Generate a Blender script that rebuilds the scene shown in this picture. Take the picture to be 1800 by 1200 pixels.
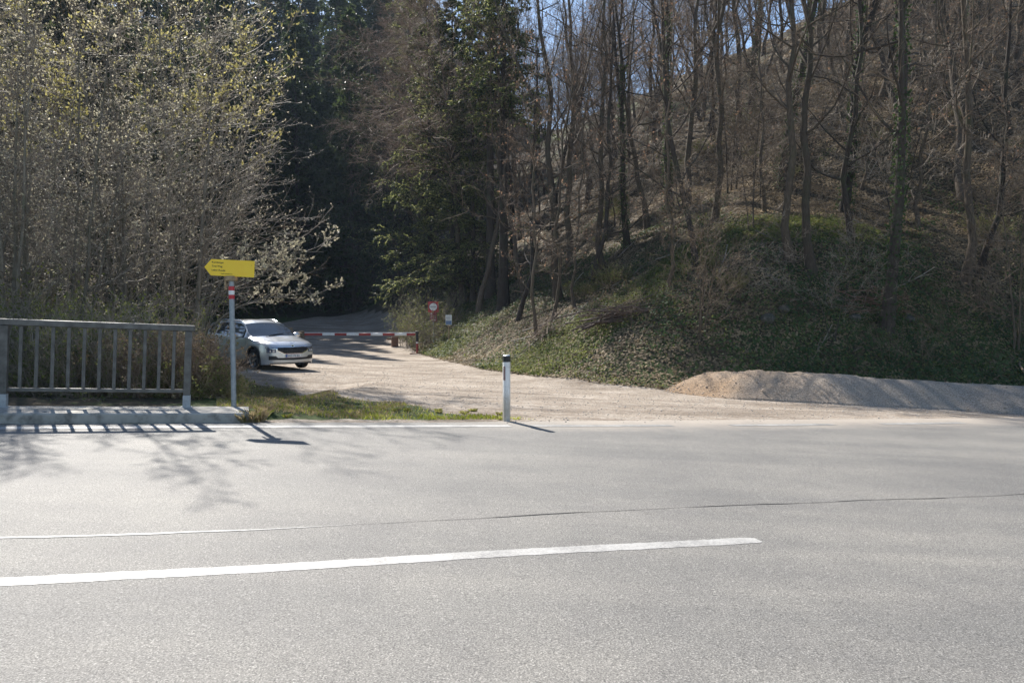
import bpy, math, random
import numpy as np
from mathutils import Vector, Matrix

for o in list(bpy.data.objects):
    bpy.data.objects.remove(o, do_unlink=True)
C = bpy.context.scene.collection
SC = bpy.context.scene
R_ = math.radians

# ------------------------------------------------------------------ camera, sky, sun, exposure
FPX, PITCH, CAMZ = 1300.0, R_(1.94), 1.6
cam_d = bpy.data.cameras.new('camera')
cam_d.sensor_width = 36.0
cam_d.lens = 36.0 * FPX / 1800.0
cam_d.clip_start = 0.05
cam_d.clip_end = 2000
cam = bpy.data.objects.new('camera', cam_d)
C.objects.link(cam)
cam.location = (0, 0, CAMZ)
cam.rotation_euler = (math.pi / 2 - PITCH, 0, 0)
SC.camera = cam

SUN_DIR = Vector((-0.525, 0.851, 0.0)).normalized()
SUN_EL = R_(40)
sdir = Vector((SUN_DIR.x * math.cos(SUN_EL), SUN_DIR.y * math.cos(SUN_EL), math.sin(SUN_EL)))
w = bpy.data.worlds.new('World')
SC.world = w
w.use_nodes = True
nt = w.node_tree
bg = nt.nodes['Background']
sky = nt.nodes.new('ShaderNodeTexSky')
sky.sky_type = 'NISHITA'
sky.sun_disc = False
sky.sun_elevation = SUN_EL
sky.sun_rotation = math.atan2(sdir.x, sdir.y)
sky.air_density = 1.0
sky.dust_density = 0.4
sky.ozone_density = 2.0
nt.links.new(sky.outputs[0], bg.inputs[0])
bg.inputs[1].default_value = 0.088
sl = bpy.data.lights.new('sun', 'SUN')
sl.energy = 5.0
sl.angle = R_(0.55)
sl.color = (1.0, 0.95, 0.88)
so = bpy.data.objects.new('sun', sl)
C.objects.link(so)
so.rotation_euler = sdir.to_track_quat('Z', 'Y').to_euler()
so.location = (-20, 40, 40)
SC.view_settings.view_transform = 'Standard'
SC.view_settings.look = 'None'
SC.view_settings.exposure = 1.04
SC.view_settings.gamma = 1.0
SC.cycles.max_bounces = 5
SC.cycles.diffuse_bounces = 3
SC.cycles.glossy_bounces = 3
SC.cycles.transmission_bounces = 4
SC.cycles.transparent_max_bounces = 6
SC.cycles.use_denoising = True

RNG = np.random.default_rng(7)

# ------------------------------------------------------------------ numeric helpers
def sm(t):
    t = np.clip(t, 0, 1)
    return t * t * (3 - 2 * t)

def sp(v, k):
    v = np.asarray(v, float)
    return k * np.logaddexp(0, v / k)

_H = np.random.default_rng(99).random((256, 256))
def vnoise(x, y):
    xi = np.floor(x).astype(int); yi = np.floor(y).astype(int)
    fx = x - xi; fy = y - yi
    fx = fx * fx * (3 - 2 * fx); fy = fy * fy * (3 - 2 * fy)
    a = _H[xi & 255, yi & 255]; b = _H[(xi + 1) & 255, yi & 255]
    c = _H[xi & 255, (yi + 1) & 255]; d = _H[(xi + 1) & 255, (yi + 1) & 255]
    return (a + (b - a) * fx) * (1 - fy) + (c + (d - c) * fx) * fy

def fbm(x, y, o=4):
    s = 0; a = 0.5
    for i in range(o):
        s = s + a * (vnoise(x + 17.3 * i, y + 5.1 * i) - 0.5)
        x = x * 2.03; y = y * 2.03; a *= 0.5
    return s

DX, DY = 0.9406, 0.3396           # road direction on the map
VX, VY = -0.3396, 0.9406          # across the road, away from the camera
def uv_of(x, y): return DX * x + DY * y, VX * x + VY * y
def xy_of(u, v): return DX * u + VX * v, DY * u + VY * v

def road_z(x, y):
    return 0.17 - 0.0413 * 30 * np.tanh(x / 30) - 0.015 * y

def crest_d(x): return 2.7 + 2.9 * sm((x - 1.0) / 7.0)
def hill_raw(x, y):
    d1 = 0.949 * (x - 0.9) + 0.316 * (y - 22.0)
    d2 = (y - 19.6 - 0.06 * x) * 0.998
    dc = crest_d(x)
    fade = 1 - sm((x - 11) / 9)
    b = (0.78 + 0.24 * fade) * d2 - 0.74 * fade * sp(d2 - dc, 0.25) + 0.56 * fade * sp(d2 - dc - 6.5, 0.9)
    a = 0.72 * d1
    k = 1.3
    h = -k * np.logaddexp(-a / k, -b / k)
    return h

def hill_h(x, y):
    h = hill_raw(x, y)
    h = sp(h + 0.15, 0.35)
    return 62 * np.tanh(h / 62)

def G(x, y):
    x = np.asarray(x, float); y = np.asarray(y, float)
    z = road_z(x, y)
    z = z - 0.18 * sm((y - 12) / 12)
    z = z + 0.085 * sp(y - 40, 3)
    z = z + 60 * np.tanh(0.72 * sp(y - 78, 5) / 60) * sm((0.06 - x / np.maximum(y, 20)) / 0.22)
    z = z + 0.32 * sp(-x - 15 - 0.25 * np.maximum(y - 22, 0), 2.0) * sm((y - 22) / 16)
    u, v = uv_of(x, y)
    left = sm((-3.3 - x) / 1.5)
    z = z - 0.40 * left * sm((v - 12.8) / 1.5) * (1 - sm((y - 17) / 5))
    z = z + 0.09 * sm((-2.4 - x) / 1.2) * sm((v - 10.95) / 0.35) * (1 - sm((y - 14) / 3))
    h = hill_h(x, y)
    mh = sm((h - 0.25) / 1.6)
    z = z + h + mh * ((1.5 + 2.6 * sm((h - 4) / 8)) * fbm(x / 8, y / 8, 3) + (0.5 + 0.9 * sm((h - 6) / 6)) * fbm(x / 2.6 + 40, y / 2.6, 3))
    z = z + 0.05 * fbm(x / 1.7, y / 1.7, 3) * sm((v - 10.8) / 1.0)
    # small dirt mound in the verge
    z = z + 0.10 * np.exp(-(((x + 1.62) / 0.42) ** 2 + ((y - 12.0) / 0.3) ** 2))
    return z

CT, ST = math.cos(PITCH), math.sin(PITCH)
def ray(px, py):
    cx = (px - 900) / FPX; cz = -(py - 600) / FPX
    return np.array([cx, CT + cz * ST, -ST + cz * CT])

def at(px, py, Y):
    d = ray(px, py); return np.array([0, 0, CAMZ]) + d * (Y / d[1])

_T = np.concatenate([np.arange(2, 30, 0.02), np.arange(30, 160, 0.08)])
def hit(px, py, fn=G):
    d = ray(px, py)
    P = _T[:, None] * d[None, :] + np.array([0, 0, CAMZ])
    below = P[:, 2] < fn(P[:, 0], P[:, 1])
    i = int(np.argmax(below)) if below.any() else len(_T) - 1
    return P[i]

# ------------------------------------------------------------------ mesh helpers
def mk_mesh(name, V, F, mats, mi=None, smooth=False):
    V = np.asarray(V, np.float32); F = np.asarray(F, np.int32)
    me = bpy.data.meshes.new(name)
    me.vertices.add(len(V)); me.vertices.foreach_set('co', V.ravel())
    n = len(F); k = F.shape[1]
    me.loops.add(n * k); me.loops.foreach_set('vertex_index', F.ravel())
    me.polygons.add(n)
    me.polygons.foreach_set('loop_start', np.arange(0, n * k, k, dtype=np.int32))
    me.polygons.foreach_set('loop_total', np.full(n, k, np.int32))
    for m in mats: me.materials.append(m)
    if mi is not None: me.polygons.foreach_set('material_index', np.asarray(mi, np.int32))
    if smooth: me.polygons.foreach_set('use_smooth', np.ones(n, bool))
    me.update(calc_edges=True)
    return me

def link(name, me, parent=None, loc=None):
    o = bpy.data.objects.new(name, me); C.objects.link(o)
    if parent is not None: o.parent = parent
    if loc is not None: o.location = loc
    return o

def tag(o, label=None, cat=None, group=None, kind=None):
    if label: o['label'] = label
    if cat: o['category'] = cat
    if group: o['group'] = group
    if kind: o['kind'] = kind
    return o

def empty(name, loc, rz=0.0, **k):
    o = bpy.data.objects.new(name, None); C.objects.link(o)
    o.empty_display_size = 0.2
    o.location = loc; o.rotation_euler = (0, 0, rz)
    return tag(o, **k)

class MB:
    """collects polygons"""
    def __init__(s): s.v = []; s.f = []; s.m = []
    def poly(s, pts, mi=0):
        n = len(s.v); s.v += [tuple(p) for p in pts]; s.f.append(tuple(range(n, n + len(pts)))); s.m.append(mi)
    def box(s, lo, hi, M=None, mi=0, bev=0.0):
        x0, y0, z0 = lo; x1, y1, z1 = hi
        b = min(bev, (x1 - x0) / 2.1, (y1 - y0) / 2.1, (z1 - z0) / 2.1)
        if b <= 0:
            P = [(x, y, z) for z in (z0, z1) for (x, y) in ((x0, y0), (x1, y0), (x1, y1), (x0, y1))]
            F = [(3, 2, 1, 0), (4, 5, 6, 7), (0, 1, 5, 4), (1, 2, 6, 5), (2, 3, 7, 6), (3, 0, 4, 7)]
        else:
            P = []
            rings = [(z0, b), (z0 + b, 0), (z1 - b, 0), (z1, b)]
            for z, i in rings:
                c = b
                a0, a1, c0, c1 = x0 + i, x1 - i, y0 + i, y1 - i
                k = b * (0.6 if i == 0 else 0.6)
                P += [(a0 + k, c0, z), (a1 - k, c0, z), (a1, c0 + k, z), (a1, c1 - k, z), (a1 - k, c1, z), (a0 + k, c1, z), (a0, c1 - k, z), (a0, c0 + k, z)]
            F = [tuple(reversed(range(8))), tuple(range(24, 32))]
            for r in range(3):
                for j in range(8):
                    F.append((r * 8 + j, r * 8 + (j + 1) % 8, r * 8 + 8 + (j + 1) % 8, r * 8 + 8 + j))
        if M is not None: P = [tuple(M @ Vector(p)) for p in P]
        n = len(s.v); s.v += P
        for f in F: s.f.append(tuple(i + n for i in f)); s.m.append(mi)
    def prism(s, pts, axis, a, b, M=None, mi=0):
        """pts: 2D outline (ccw) extruded along axis from a to b"""
        def mkp(p, t):
            if axis == 0: q = (t, p[0], p[1])
            elif axis == 1: q = (p[0], t, p[1])
            else: q = (p[0], p[1], t)
            return tuple(M @ Vector(q)) if M is not None else q
        n = len(s.v); k = len(pts)
        s.v += [mkp(p, a) for p in pts] + [mkp(p, b) for p in pts]
        s.f.append(tuple(range(n, n + k))); s.m.append(mi)
        s.f.append(tuple(reversed(range(n + k, n + 2 * k)))); s.m.append(mi)
        for i in range(k):
            j = (i + 1) % k
            s.f.append((n + i, n + k + i, n + k + j, n + j)); s.m.append(mi)
    def tube(s, pts, rad, k=10, cap=True, mi=0):
        pts = [Vector(p) for p in pts]
        if not hasattr(rad, '__len__'): rad = [rad] * len(pts)
        n0 = len(s.v)
        ref = None
        for i, p in enumerate(pts):
            t = (pts[min(i + 1, len(pts) - 1)] - pts[max(i - 1, 0)]).normalized()
            if ref is None:
                ref = Vector((0, 0, 1)) if abs(t.z) < 0.9 else Vector((1, 0, 0))
            a = t.cross(ref).normalized(); b = t.cross(a).normalized(); ref = -b if False else ref
            for j in range(k):
                an = 2 * math.pi * j / k
                s.v.append(tuple(p + (a * math.cos(an) + b * math.sin(an)) * rad[i]))
        for i in range(len(pts) - 1):
            for j in range(k):
                j2 = (j + 1) % k
                s.f.append((n0 + i * k + j, n0 + (i + 1) * k + j, n0 + (i + 1) * k + j2, n0 + i * k + j2)); s.m.append(mi)
        if cap:
            s.f.append(tuple(n0 + j for j in range(k))); s.m.append(mi)
            e = n0 + (len(pts) - 1) * k
            s.f.append(tuple(reversed([e + j for j in range(k)]))); s.m.append(mi)
    def build(s, name, mats, parent=None, smooth=False, loc=None):
        me = bpy.data.meshes.new(name)
        me.from_pydata(s.v, [], s.f)
        if not isinstance(mats, (list, tuple)): mats = [mats]
        for m in mats: me.materials.append(m)
        me.polygons.foreach_set('material_index', s.m)
        import bmesh
        bm = bmesh.new(); bm.from_mesh(me); bmesh.ops.recalc_face_normals(bm, faces=bm.faces[:]); bm.to_mesh(me); bm.free()
        if smooth:
            me.polygons.foreach_set('use_smooth', [True] * len(me.polygons))
            me.set_sharp_from_angle(angle=R_(38))
        me.update()
        return link(name, me, parent, loc)

# ------------------------------------------------------------------ materials
def mat(name, col, rough=0.8, metal=0.0, spec=None, coat=0.0, trans=0.0, alpha=None):
    m = bpy.data.materials.new(name); m.use_nodes = True
    b = m.node_tree.nodes['Principled BSDF']
    b.inputs['Base Color'].default_value = (*col, 1)
    b.inputs['Roughness'].default_value = rough
    b.inputs['Metallic'].default_value = metal
    if spec is not None: b.inputs['Specular IOR Level'].default_value = spec
    if coat: b.inputs['Coat Weight'].default_value = coat; b.inputs['Coat Roughness'].default_value = 0.04
    if trans: b.inputs['Transmission Weight'].default_value = trans
    return m

def N(m, t, **k):
    n = m.node_tree.nodes.new(t)
    for a, b in k.items(): setattr(n, a, b)
    return n
def L(m, a, b): m.node_tree.links.new(a, b)
def noise(m, scale, detail=4, rough=0.6, coords='Object', dist=0.0, vec=None):
    n = N(m, 'ShaderNodeTexNoise'); n.inputs['Scale'].default_value = scale
    n.inputs['Detail'].default_value = detail; n.inputs['Roughness'].default_value = rough
    n.inputs['Distortion'].default_value = dist
    if vec is None:
        tc = N(m, 'ShaderNodeTexCoord'); vec = tc.outputs[coords]
    L(m, vec, n.inputs['Vector'])
    return n
def ramp(m, fac, stops):
    r = N(m, 'ShaderNodeValToRGB')
    e = r.color_ramp.elements
    while len(e) < len(stops): e.new(0.5)
    for i, (p, c) in enumerate(stops):
        e[i].position = p; e[i].color = (*c, 1) if len(c) == 3 else c
    L(m, fac, r.inputs[0]); return r
def mix(m, a, b, fac, mode='MIX'):
    n = N(m, 'ShaderNodeMix', data_type='RGBA', blend_type=mode)
    for s, v in ((n.inputs[6], a), (n.inputs[7], b), (n.inputs[0], fac)):
        if isinstance(v, (int, float)): s.default_value = v
        elif isinstance(v, tuple): s.default_value = (*v, 1)
        else: L(m, v, s)
    return n.outputs[2]
def math_(m, op, a, b=None):
    n = N(m, 'ShaderNodeMath', operation=op)
    for i, v in enumerate((a, b)):
        if v is None: continue
        if isinstance(v, (int, float)): n.inputs[i].default_value = v
        else: L(m, v, n.inputs[i])
    return n.outputs[0]
def bump(m, h, strength=0.5, dist=0.02, prev=None):
    b = N(m, 'ShaderNodeBump'); b.inputs['Strength'].default_value = strength; b.inputs['Distance'].default_value = dist
    L(m, h, b.inputs['Height'])
    if prev is not None: L(m, prev, b.inputs['Normal'])
    return b.outputs[0]
def bsdf(m): return m.node_tree.nodes['Principled BSDF']

def varied(name, stops, scale=5, rough=0.85, bmp=0.3, bd=0.01, detail=5, spec=None, metal=0.0):
    m = mat(name, (0.5, 0.5, 0.5), rough, metal, spec)
    n = noise(m, scale, detail)
    r = ramp(m, n.outputs[0], stops)
    L(m, r.outputs[0], bsdf(m).inputs['Base Color'])
    if bmp: L(m, bump(m, n.outputs[0], bmp, bd), bsdf(m).inputs['Normal'])
    return m

def bark(name, c0, c1, scale=6.0, rough=0.85):
    m = mat(name, c0, rough, spec=0.35)
    tc = N(m, 'ShaderNodeTexCoord'); mp = N(m, 'ShaderNodeMapping'); mp.inputs['Scale'].default_value = (1, 1, 0.18)
    L(m, tc.outputs['Object'], mp.inputs[0])
    n = noise(m, scale * 5, 6, 0.7, vec=mp.outputs[0])
    n2 = noise(m, 1.7, 3, 0.6)
    oi = N(m, 'ShaderNodeObjectInfo')
    r = ramp(m, n.outputs[0], [(0.3, c0), (0.7, c1)])
    c = mix(m, r.outputs[0], (0.055, 0.075, 0.03), math_(m, 'MULTIPLY', ramp(m, n2.outputs[0], [(0.5, (0, 0, 0)), (0.7, (1, 1, 1))]).outputs[0], 0.45))
    hv = N(m, 'ShaderNodeHueSaturation'); L(m, c, hv.inputs['Color'])
    L(m, math_(m, 'MULTIPLY_ADD', oi.outputs['Random'], 0.6), hv.inputs['Value'])
    hv.inputs['Value'].links[0].from_node.inputs[2].default_value = 0.7
    L(m, hv.outputs[0], bsdf(m).inputs['Base Color'])
    L(m, bump(m, n.outputs[0], 0.8, 0.02), bsdf(m).inputs['Normal'])
    return m

def leafmat(name, ca, cb, trans=0.5, rough=0.5, scale=3.0):
    """thin leaf: diffuse + translucent, colour varying in space"""
    m = mat(name, ca, rough, spec=0.25)
    n = noise(m, scale, 3, 0.7)
    n2 = noise(m, 37.0, 2, 0.5)
    f = math_(m, 'MULTIPLY_ADD', n2.outputs[0], 0.6); f.node.inputs[2].default_value = -0.3
    f = math_(m, 'ADD', f, n.outputs[0])
    r = ramp(m, f, [(0.32, ca), (0.68, cb)])
    L(m, r.outputs[0], bsdf(m).inputs['Base Color'])
    tr = N(m, 'ShaderNodeBsdfTranslucent'); L(m, r.outputs[0], tr.inputs[0])
    mx = N(m, 'ShaderNodeMixShader'); mx.inputs[0].default_value = trans
    L(m, bsdf(m).outputs[0], mx.inputs[1]); L(m, tr.outputs[0], mx.inputs[2])
    L(m, mx.outputs[0], m.node_tree.nodes['Material Output'].inputs[0])
    return m

M = {}
# asphalt
m = M['asphalt'] = mat('asphalt', (0.2, 0.2, 0.2), 0.75, spec=0.4)
nf = noise(m, 120, 3, 0.7); nm = noise(m, 28, 3, 0.6); nl = noise(m, 0.45, 4, 0.6); nl2 = noise(m, 2.6, 4, 0.6)
vo = N(m, 'ShaderNodeTexVoronoi'); vo.inputs['Scale'].default_value = 150
tc = N(m, 'ShaderNodeTexCoord'); L(m, tc.outputs['Object'], vo.inputs['Vector'])
r = ramp(m, nf.outputs[0], [(0.33, (0.055, 0.053, 0.050)), (0.45, (0.178, 0.171, 0.160)), (0.58, (0.242, 0.232, 0.216)), (0.70, (0.52, 0.50, 0.465))])
bw = N(m, 'ShaderNodeRGBToBW'); L(m, vo.outputs['Color'], bw.inputs[0])
c = mix(m, r.outputs[0], ramp(m, bw.outputs[0], [(0.15, (0.5, 0.5, 0.5)), (0.8, (1.25, 1.25, 1.24))]).outputs[0], 0.55, 'MULTIPLY')
c = mix(m, c, ramp(m, nl.outputs[0], [(0.3, (0.82, 0.825, 0.83)), (0.7, (1.13, 1.12, 1.09))]).outputs[0], 1.0, 'MULTIPLY')
c = mix(m, c, ramp(m, nl2.outputs[0], [(0.3, (0.92, 0.92, 0.93)), (0.7, (1.06, 1.06, 1.05))]).outputs[0], 1.0, 'MULTIPLY')
# long tyre-worn bands along the road
mp = N(m, 'ShaderNodeMapping'); mp.inputs['Rotation'].default_value = (0, 0, -math.atan2(DY, DX)); mp.inputs['Scale'].default_value = (0.05, 1.4, 1)
L(m, tc.outputs['Object'], mp.inputs[0])
nb = noise(m, 1.0, 3, 0.6, vec=mp.outputs[0])
c = mix(m, c, ramp(m, nb.outputs[0], [(0.35, (0.86, 0.865, 0.87)), (0.65, (1.08, 1.07, 1.05))]).outputs[0], 1.0, 'MULTIPLY')
# dusty edge on the gravel side
sx = N(m, 'ShaderNodeSeparateXYZ'); L(m, tc.outputs['Object'], sx.inputs[0])
vv = math_(m, 'ADD', math_(m, 'MULTIPLY', sx.outputs[0], VX), math_(m, 'MULTIPLY', sx.outputs[1], VY))
uu = math_(m, 'ADD', math_(m, 'MULTIPLY', sx.outputs[0], DX), math_(m, 'MULTIPLY', sx.outputs[1], DY))
nd = noise(m, 2.2, 5, 0.7)
vd = math_(m, 'ADD', vv, math_(m, 'MULTIPLY', nd.outputs[0], 1.1))
mr = N(m, 'ShaderNodeMapRange'); L(m, vd, mr.inputs[0]); mr.inputs[1].default_value = 9.9; mr.inputs[2].default_value = 11.0
mu = N(m, 'ShaderNodeMapRange'); L(m, uu, mu.inputs[0]); mu.inputs[1].default_value = 2.6; mu.inputs[2].default_value = 5.0
dust = math_(m, 'MULTIPLY', mr.outputs[0], mu.outputs[0])
c = mix(m, c, (0.40, 0.345, 0.285), math_(m, 'MULTIPLY', dust, 0.85))
L(m, c, bsdf(m).inputs['Base Color'])
L(m, bump(m, nf.outputs[0], 0.55, 0.006, bump(m, nm.outputs[0], 0.3, 0.008)), bsdf(m).inputs['Normal'])

# painted lines, worn
def paint(name, wear):
    m = mat(name, (0.8, 0.8, 0.78), 0.6)
    n = noise(m, 60, 4, 0.8); n2 = noise(m, 3, 4, 0.7)
    f = math_(m, 'ADD', math_(m, 'MULTIPLY', n.outputs[0], 0.6), math_(m, 'MULTIPLY', n2.outputs[0], 0.4))
    r = ramp(m, f, [(wear, (0.22, 0.215, 0.205)), (wear + 0.07, (0.34, 0.33, 0.31)), (wear + 0.16, (0.44, 0.43, 0.405)), (0.8, (0.54, 0.53, 0.50))])
    L(m, r.outputs[0], bsdf(m).inputs['Base Color'])
    L(m, bump(m, n.outputs[0], 0.3, 0.004), bsdf(m).inputs['Normal'])
    return m
M['paint'] = paint('road_paint', 0.40)
M['paint_worn'] = paint('road_paint_worn', 0.455)
M['sealant'] = varied('joint_sealant', [(0.3, (0.4, 0.39, 0.36)), (0.6, (0.62, 0.61, 0.57))], 30)
M['crack'] = mat('crack_dark', (0.035, 0.034, 0.032), 0.95)

# ground: gravel / grass / litter / soil blended through the painted cover attribute
m = M['ground'] = mat('ground_cover', (0.2, 0.17, 0.12), 0.95, spec=0.2)
at_ = N(m, 'ShaderNodeAttribute'); at_.attribute_name = 'cover'
sc_ = N(m, 'ShaderNodeSeparateColor'); L(m, at_.outputs['Color'], sc_.inputs[0])
g1 = noise(m, 45, 5, 0.75); g2 = noise(m, 4.5, 5, 0.7); g3 = noise(m, 0.7, 4, 0.6); g4 = noise(m, 14, 5, 0.8)
gv = N(m, 'ShaderNodeTexVoronoi'); gv.inputs['Scale'].default_value = 28
tcg = N(m, 'ShaderNodeTexCoord'); L(m, tcg.outputs['Object'], gv.inputs['Vector'])
grav = ramp(m, g1.outputs[0], [(0.28, (0.17, 0.15, 0.127)), (0.5, (0.385, 0.345, 0.295)), (0.7, (0.56, 0.51, 0.45))]).outputs[0]
gbw = N(m, 'ShaderNodeRGBToBW'); L(m, gv.outputs['Color'], gbw.inputs[0])
grav = mix(m, grav, ramp(m, gbw.outputs[0], [(0.1, (0.75, 0.72, 0.7)), (0.9, (1.2, 1.2, 1.2))]).outputs[0], 0.8, 'MULTIPLY')
grav = mix(m, grav, ramp(m, g3.outputs[0], [(0.35, (0.78, 0.74, 0.70)), (0.65, (1.12, 1.1, 1.08))]).outputs[0], 1.0, 'MULTIPLY')
grav = mix(m, grav, ramp(m, g2.outputs[0], [(0.35, (0.82, 0.76, 0.70)), (0.6, (1.08, 1.08, 1.08))]).outputs[0], 0.8, 'MULTIPLY')
soil = ramp(m, g4.outputs[0], [(0.3, (0.022, 0.017, 0.011)), (0.5, (0.062, 0.048, 0.030)), (0.7, (0.15, 0.115, 0.07))]).outputs[0]
moss = ramp(m, g4.outputs[0], [(0.3, (0.022, 0.034, 0.010)), (0.5, (0.060, 0.088, 0.025)), (0.72, (0.15, 0.17, 0.06))]).outputs[0]
gf = math_(m, 'ADD', sc_.outputs[1], math_(m, 'MULTIPLY', math_(m, 'SUBTRACT', g2.outputs[0], 0.5), 1.6))
c = mix(m, soil, moss, ramp(m, gf, [(0.42, (0, 0, 0)), (0.58, (1, 1, 1))]).outputs[0])
mpr = N(m, 'ShaderNodeMapping'); mpr.inputs['Rotation'].default_value = (0, 0, 0.55); mpr.inputs['Scale'].default_value = (0.22, 1.6, 1)
L(m, tcg.outputs['Object'], mpr.inputs[0])
nr = noise(m, 1.0, 5, 0.65, vec=mpr.outputs[0])
grav = mix(m, grav, ramp(m, nr.outputs[0], [(0.38, (0.66, 0.64, 0.62)), (0.55, (1.04, 1.04, 1.04))]).outputs[0], 0.9, 'MULTIPLY')
vf = math_(m, 'ADD', sc_.outputs[0], math_(m, 'MULTIPLY', math_(m, 'SUBTRACT', g4.outputs[0], 0.5), 0.9))
c = mix(m, c, grav, ramp(m, vf, [(0.44, (0, 0, 0)), (0.56, (1, 1, 1))]).outputs[0])
L(m, c, bsdf(m).inputs['Base Color'])
L(m, bump(m, g4.outputs[0], 0.7, 0.05, bump(m, g1.outputs[0], 0.5, 0.015)), bsdf(m).inputs['Normal'])

# gravel heap
m = M['heap'] = mat('heap_gravel', (0.3, 0.27, 0.23), 0.95, spec=0.2)
h1 = noise(m, 38, 5, 0.8); h2 = noise(m, 1.1, 4, 0.6)
tch = N(m, 'ShaderNodeTexCoord'); sxh = N(m, 'ShaderNodeSeparateXYZ'); L(m, tch.outputs['Object'], sxh.inputs[0])
fx = math_(m, 'ADD', math_(m, 'MULTIPLY', sxh.outputs[0], 0.16), math_(m, 'MULTIPLY', h2.outputs[0], -0.9))
tint = ramp(m, fx, [(0.15, (0.50, 0.34, 0.21)), (0.85, (0.48, 0.41, 0.34))]).outputs[0]
r = ramp(m, h1.outputs[0], [(0.34, (0.35, 0.33, 0.3)), (0.5, (0.95, 0.95, 0.95)), (0.66, (1.5, 1.5, 1.5))])
c = mix(m, tint, r.outputs[0], 1.0, 'MULTIPLY')
h3 = noise(m, 9, 5, 0.8)
L(m, c, bsdf(m).inputs['Base Color']); L(m, bump(m, h1.outputs[0], 1.0, 0.04, bump(m, h3.outputs[0], 0.8, 0.08)), bsdf(m).inputs['Normal'])

M['concrete'] = varied('concrete_weathered', [(0.3, (0.16, 0.15, 0.13)), (0.5, (0.36, 0.34, 0.30)), (0.75, (0.46, 0.43, 0.38))], 6, 0.9, 0.4, 0.01, 8)
M['steel_paint'] = varied('railing_paint', [(0.3, (0.062, 0.058, 0.050)), (0.52, (0.115, 0.108, 0.096)), (0.8, (0.20, 0.19, 0.17))], 9, 0.55, 0.1, 0.003, 6)
M['steel_pale'] = varied('railing_foot_paint', [(0.3, (0.26, 0.28, 0.29)), (0.7, (0.44, 0.46, 0.47))], 14, 0.6, 0.1, 0.003)
M['galv'] = varied('galvanised_steel', [(0.3, (0.22, 0.25, 0.27)), (0.7, (0.36, 0.39, 0.41))], 18, 0.5, 0.08, 0.002, metal=0.35)
M['yellow'] = varied('sign_yellow', [(0.3, (0.94, 0.59, 0.03)), (0.7, (0.97, 0.66, 0.035))], 3, 0.45, 0)
M['black'] = mat('black_print', (0.02, 0.02, 0.02), 0.6)
M['red'] = varied('sign_red', [(0.3, (0.42, 0.02, 0.03)), (0.7, (0.58, 0.035, 0.045))], 9, 0.5, 0)
M['barrier_red'] = varied('barrier_red', [(0.3, (0.26, 0.035, 0.03)), (0.7, (0.40, 0.06, 0.05))], 6, 0.6, 0)
M['darkred'] = varied('faded_dark_red', [(0.3, (0.20, 0.015, 0.03)), (0.7, (0.32, 0.03, 0.05))], 9, 0.5, 0)
M['white'] = varied('white_paint', [(0.25, (0.62, 0.62, 0.59)), (0.6, (0.80, 0.80, 0.78))], 12, 0.5, 0.05, 0.002)
M['plastic'] = varied('white_plastic_post', [(0.2, (0.5, 0.5, 0.46)), (0.5, (0.78, 0.78, 0.76)), (0.8, (0.84, 0.84, 0.83))], 8, 0.45, 0.05, 0.002)
m = M['plastic']; tcp = N(m, 'ShaderNodeTexCoord'); sxp = N(m, 'ShaderNodeSeparateXYZ'); L(m, tcp.outputs['Object'], sxp.inputs[0])
dn = noise(m, 22, 5, 0.75); dz_ = math_(m, 'ADD', sxp.outputs[2], math_(m, 'MULTIPLY', dn.outputs[0], -0.55))
old = bsdf(m).inputs['Base Color'].links[0].from_socket
L(m, mix(m, old, ramp(m, dz_, [(0.0, (0.62, 0.58, 0.52)), (0.22, (1, 1, 1))]).outputs[0], 1.0, 'MULTIPLY'), bsdf(m).inputs['Base Color'])
M['grey_print'] = mat('grey_print', (0.25, 0.26, 0.28), 0.6)
M['blue_print'] = varied('notice_blue', [(0.3, (0.10, 0.16, 0.28)), (0.7, (0.2, 0.28, 0.42))], 20, 0.6, 0)
M['wood'] = varied('weathered_wood', [(0.3, (0.22, 0.15, 0.08)), (0.7, (0.42, 0.31, 0.18))], 18, 0.8, 0.4)
M['rustred'] = varied('old_brown_red_wood', [(0.3, (0.12, 0.06, 0.035)), (0.7, (0.24, 0.13, 0.08))], 10, 0.85, 0.4)
M['brush'] = varied('brushwood_bark', [(0.3, (0.045, 0.03, 0.024)), (0.7, (0.13, 0.085, 0.065))], 8, 0.8, 0.2)
M['reflector'] = mat('red_reflector', (0.22, 0.13, 0.13), 0.25)
M['bark_a'] = bark('bark_grey_brown', (0.040, 0.029, 0.019), (0.145, 0.108, 0.074))
M['bark_b'] = bark('bark_dark', (0.022, 0.017, 0.012), (0.075, 0.056, 0.042))
M['bark_c'] = bark('bark_hazel', (0.09, 0.078, 0.06), (0.26, 0.225, 0.175), 3)
M['twig'] = varied('twig_brown', [(0.3, (0.11, 0.078, 0.050)), (0.7, (0.27, 0.20, 0.14))], 2.5, 0.7, 0, spec=0.25)
M['twig_pale'] = varied('twig_pale', [(0.3, (0.17, 0.135, 0.10)), (0.7, (0.40, 0.335, 0.26))], 2.5, 0.62, 0, spec=0.35)
M['twig_red'] = varied('twig_reddish', [(0.3, (0.14, 0.09, 0.06)), (0.7, (0.42, 0.31, 0.225))], 2.5, 0.7, 0, spec=0.25)
M['bud'] = leafmat('bud_pale_green', (0.30, 0.27, 0.17), (0.64, 0.59, 0.44), 0.5)
M['catkin'] = leafmat('catkin_yellow', (0.34, 0.30, 0.09), (0.52, 0.47, 0.18), 0.5)
M['dryleaf'] = leafmat('dry_leaf', (0.10, 0.07, 0.04), (0.42, 0.32, 0.19), 0.35, 0.7, 1.1)
M['dryleaf_pink'] = leafmat('dry_leaf_reddish', (0.22, 0.12, 0.07), (0.42, 0.27, 0.18), 0.4, 0.7)
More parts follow.
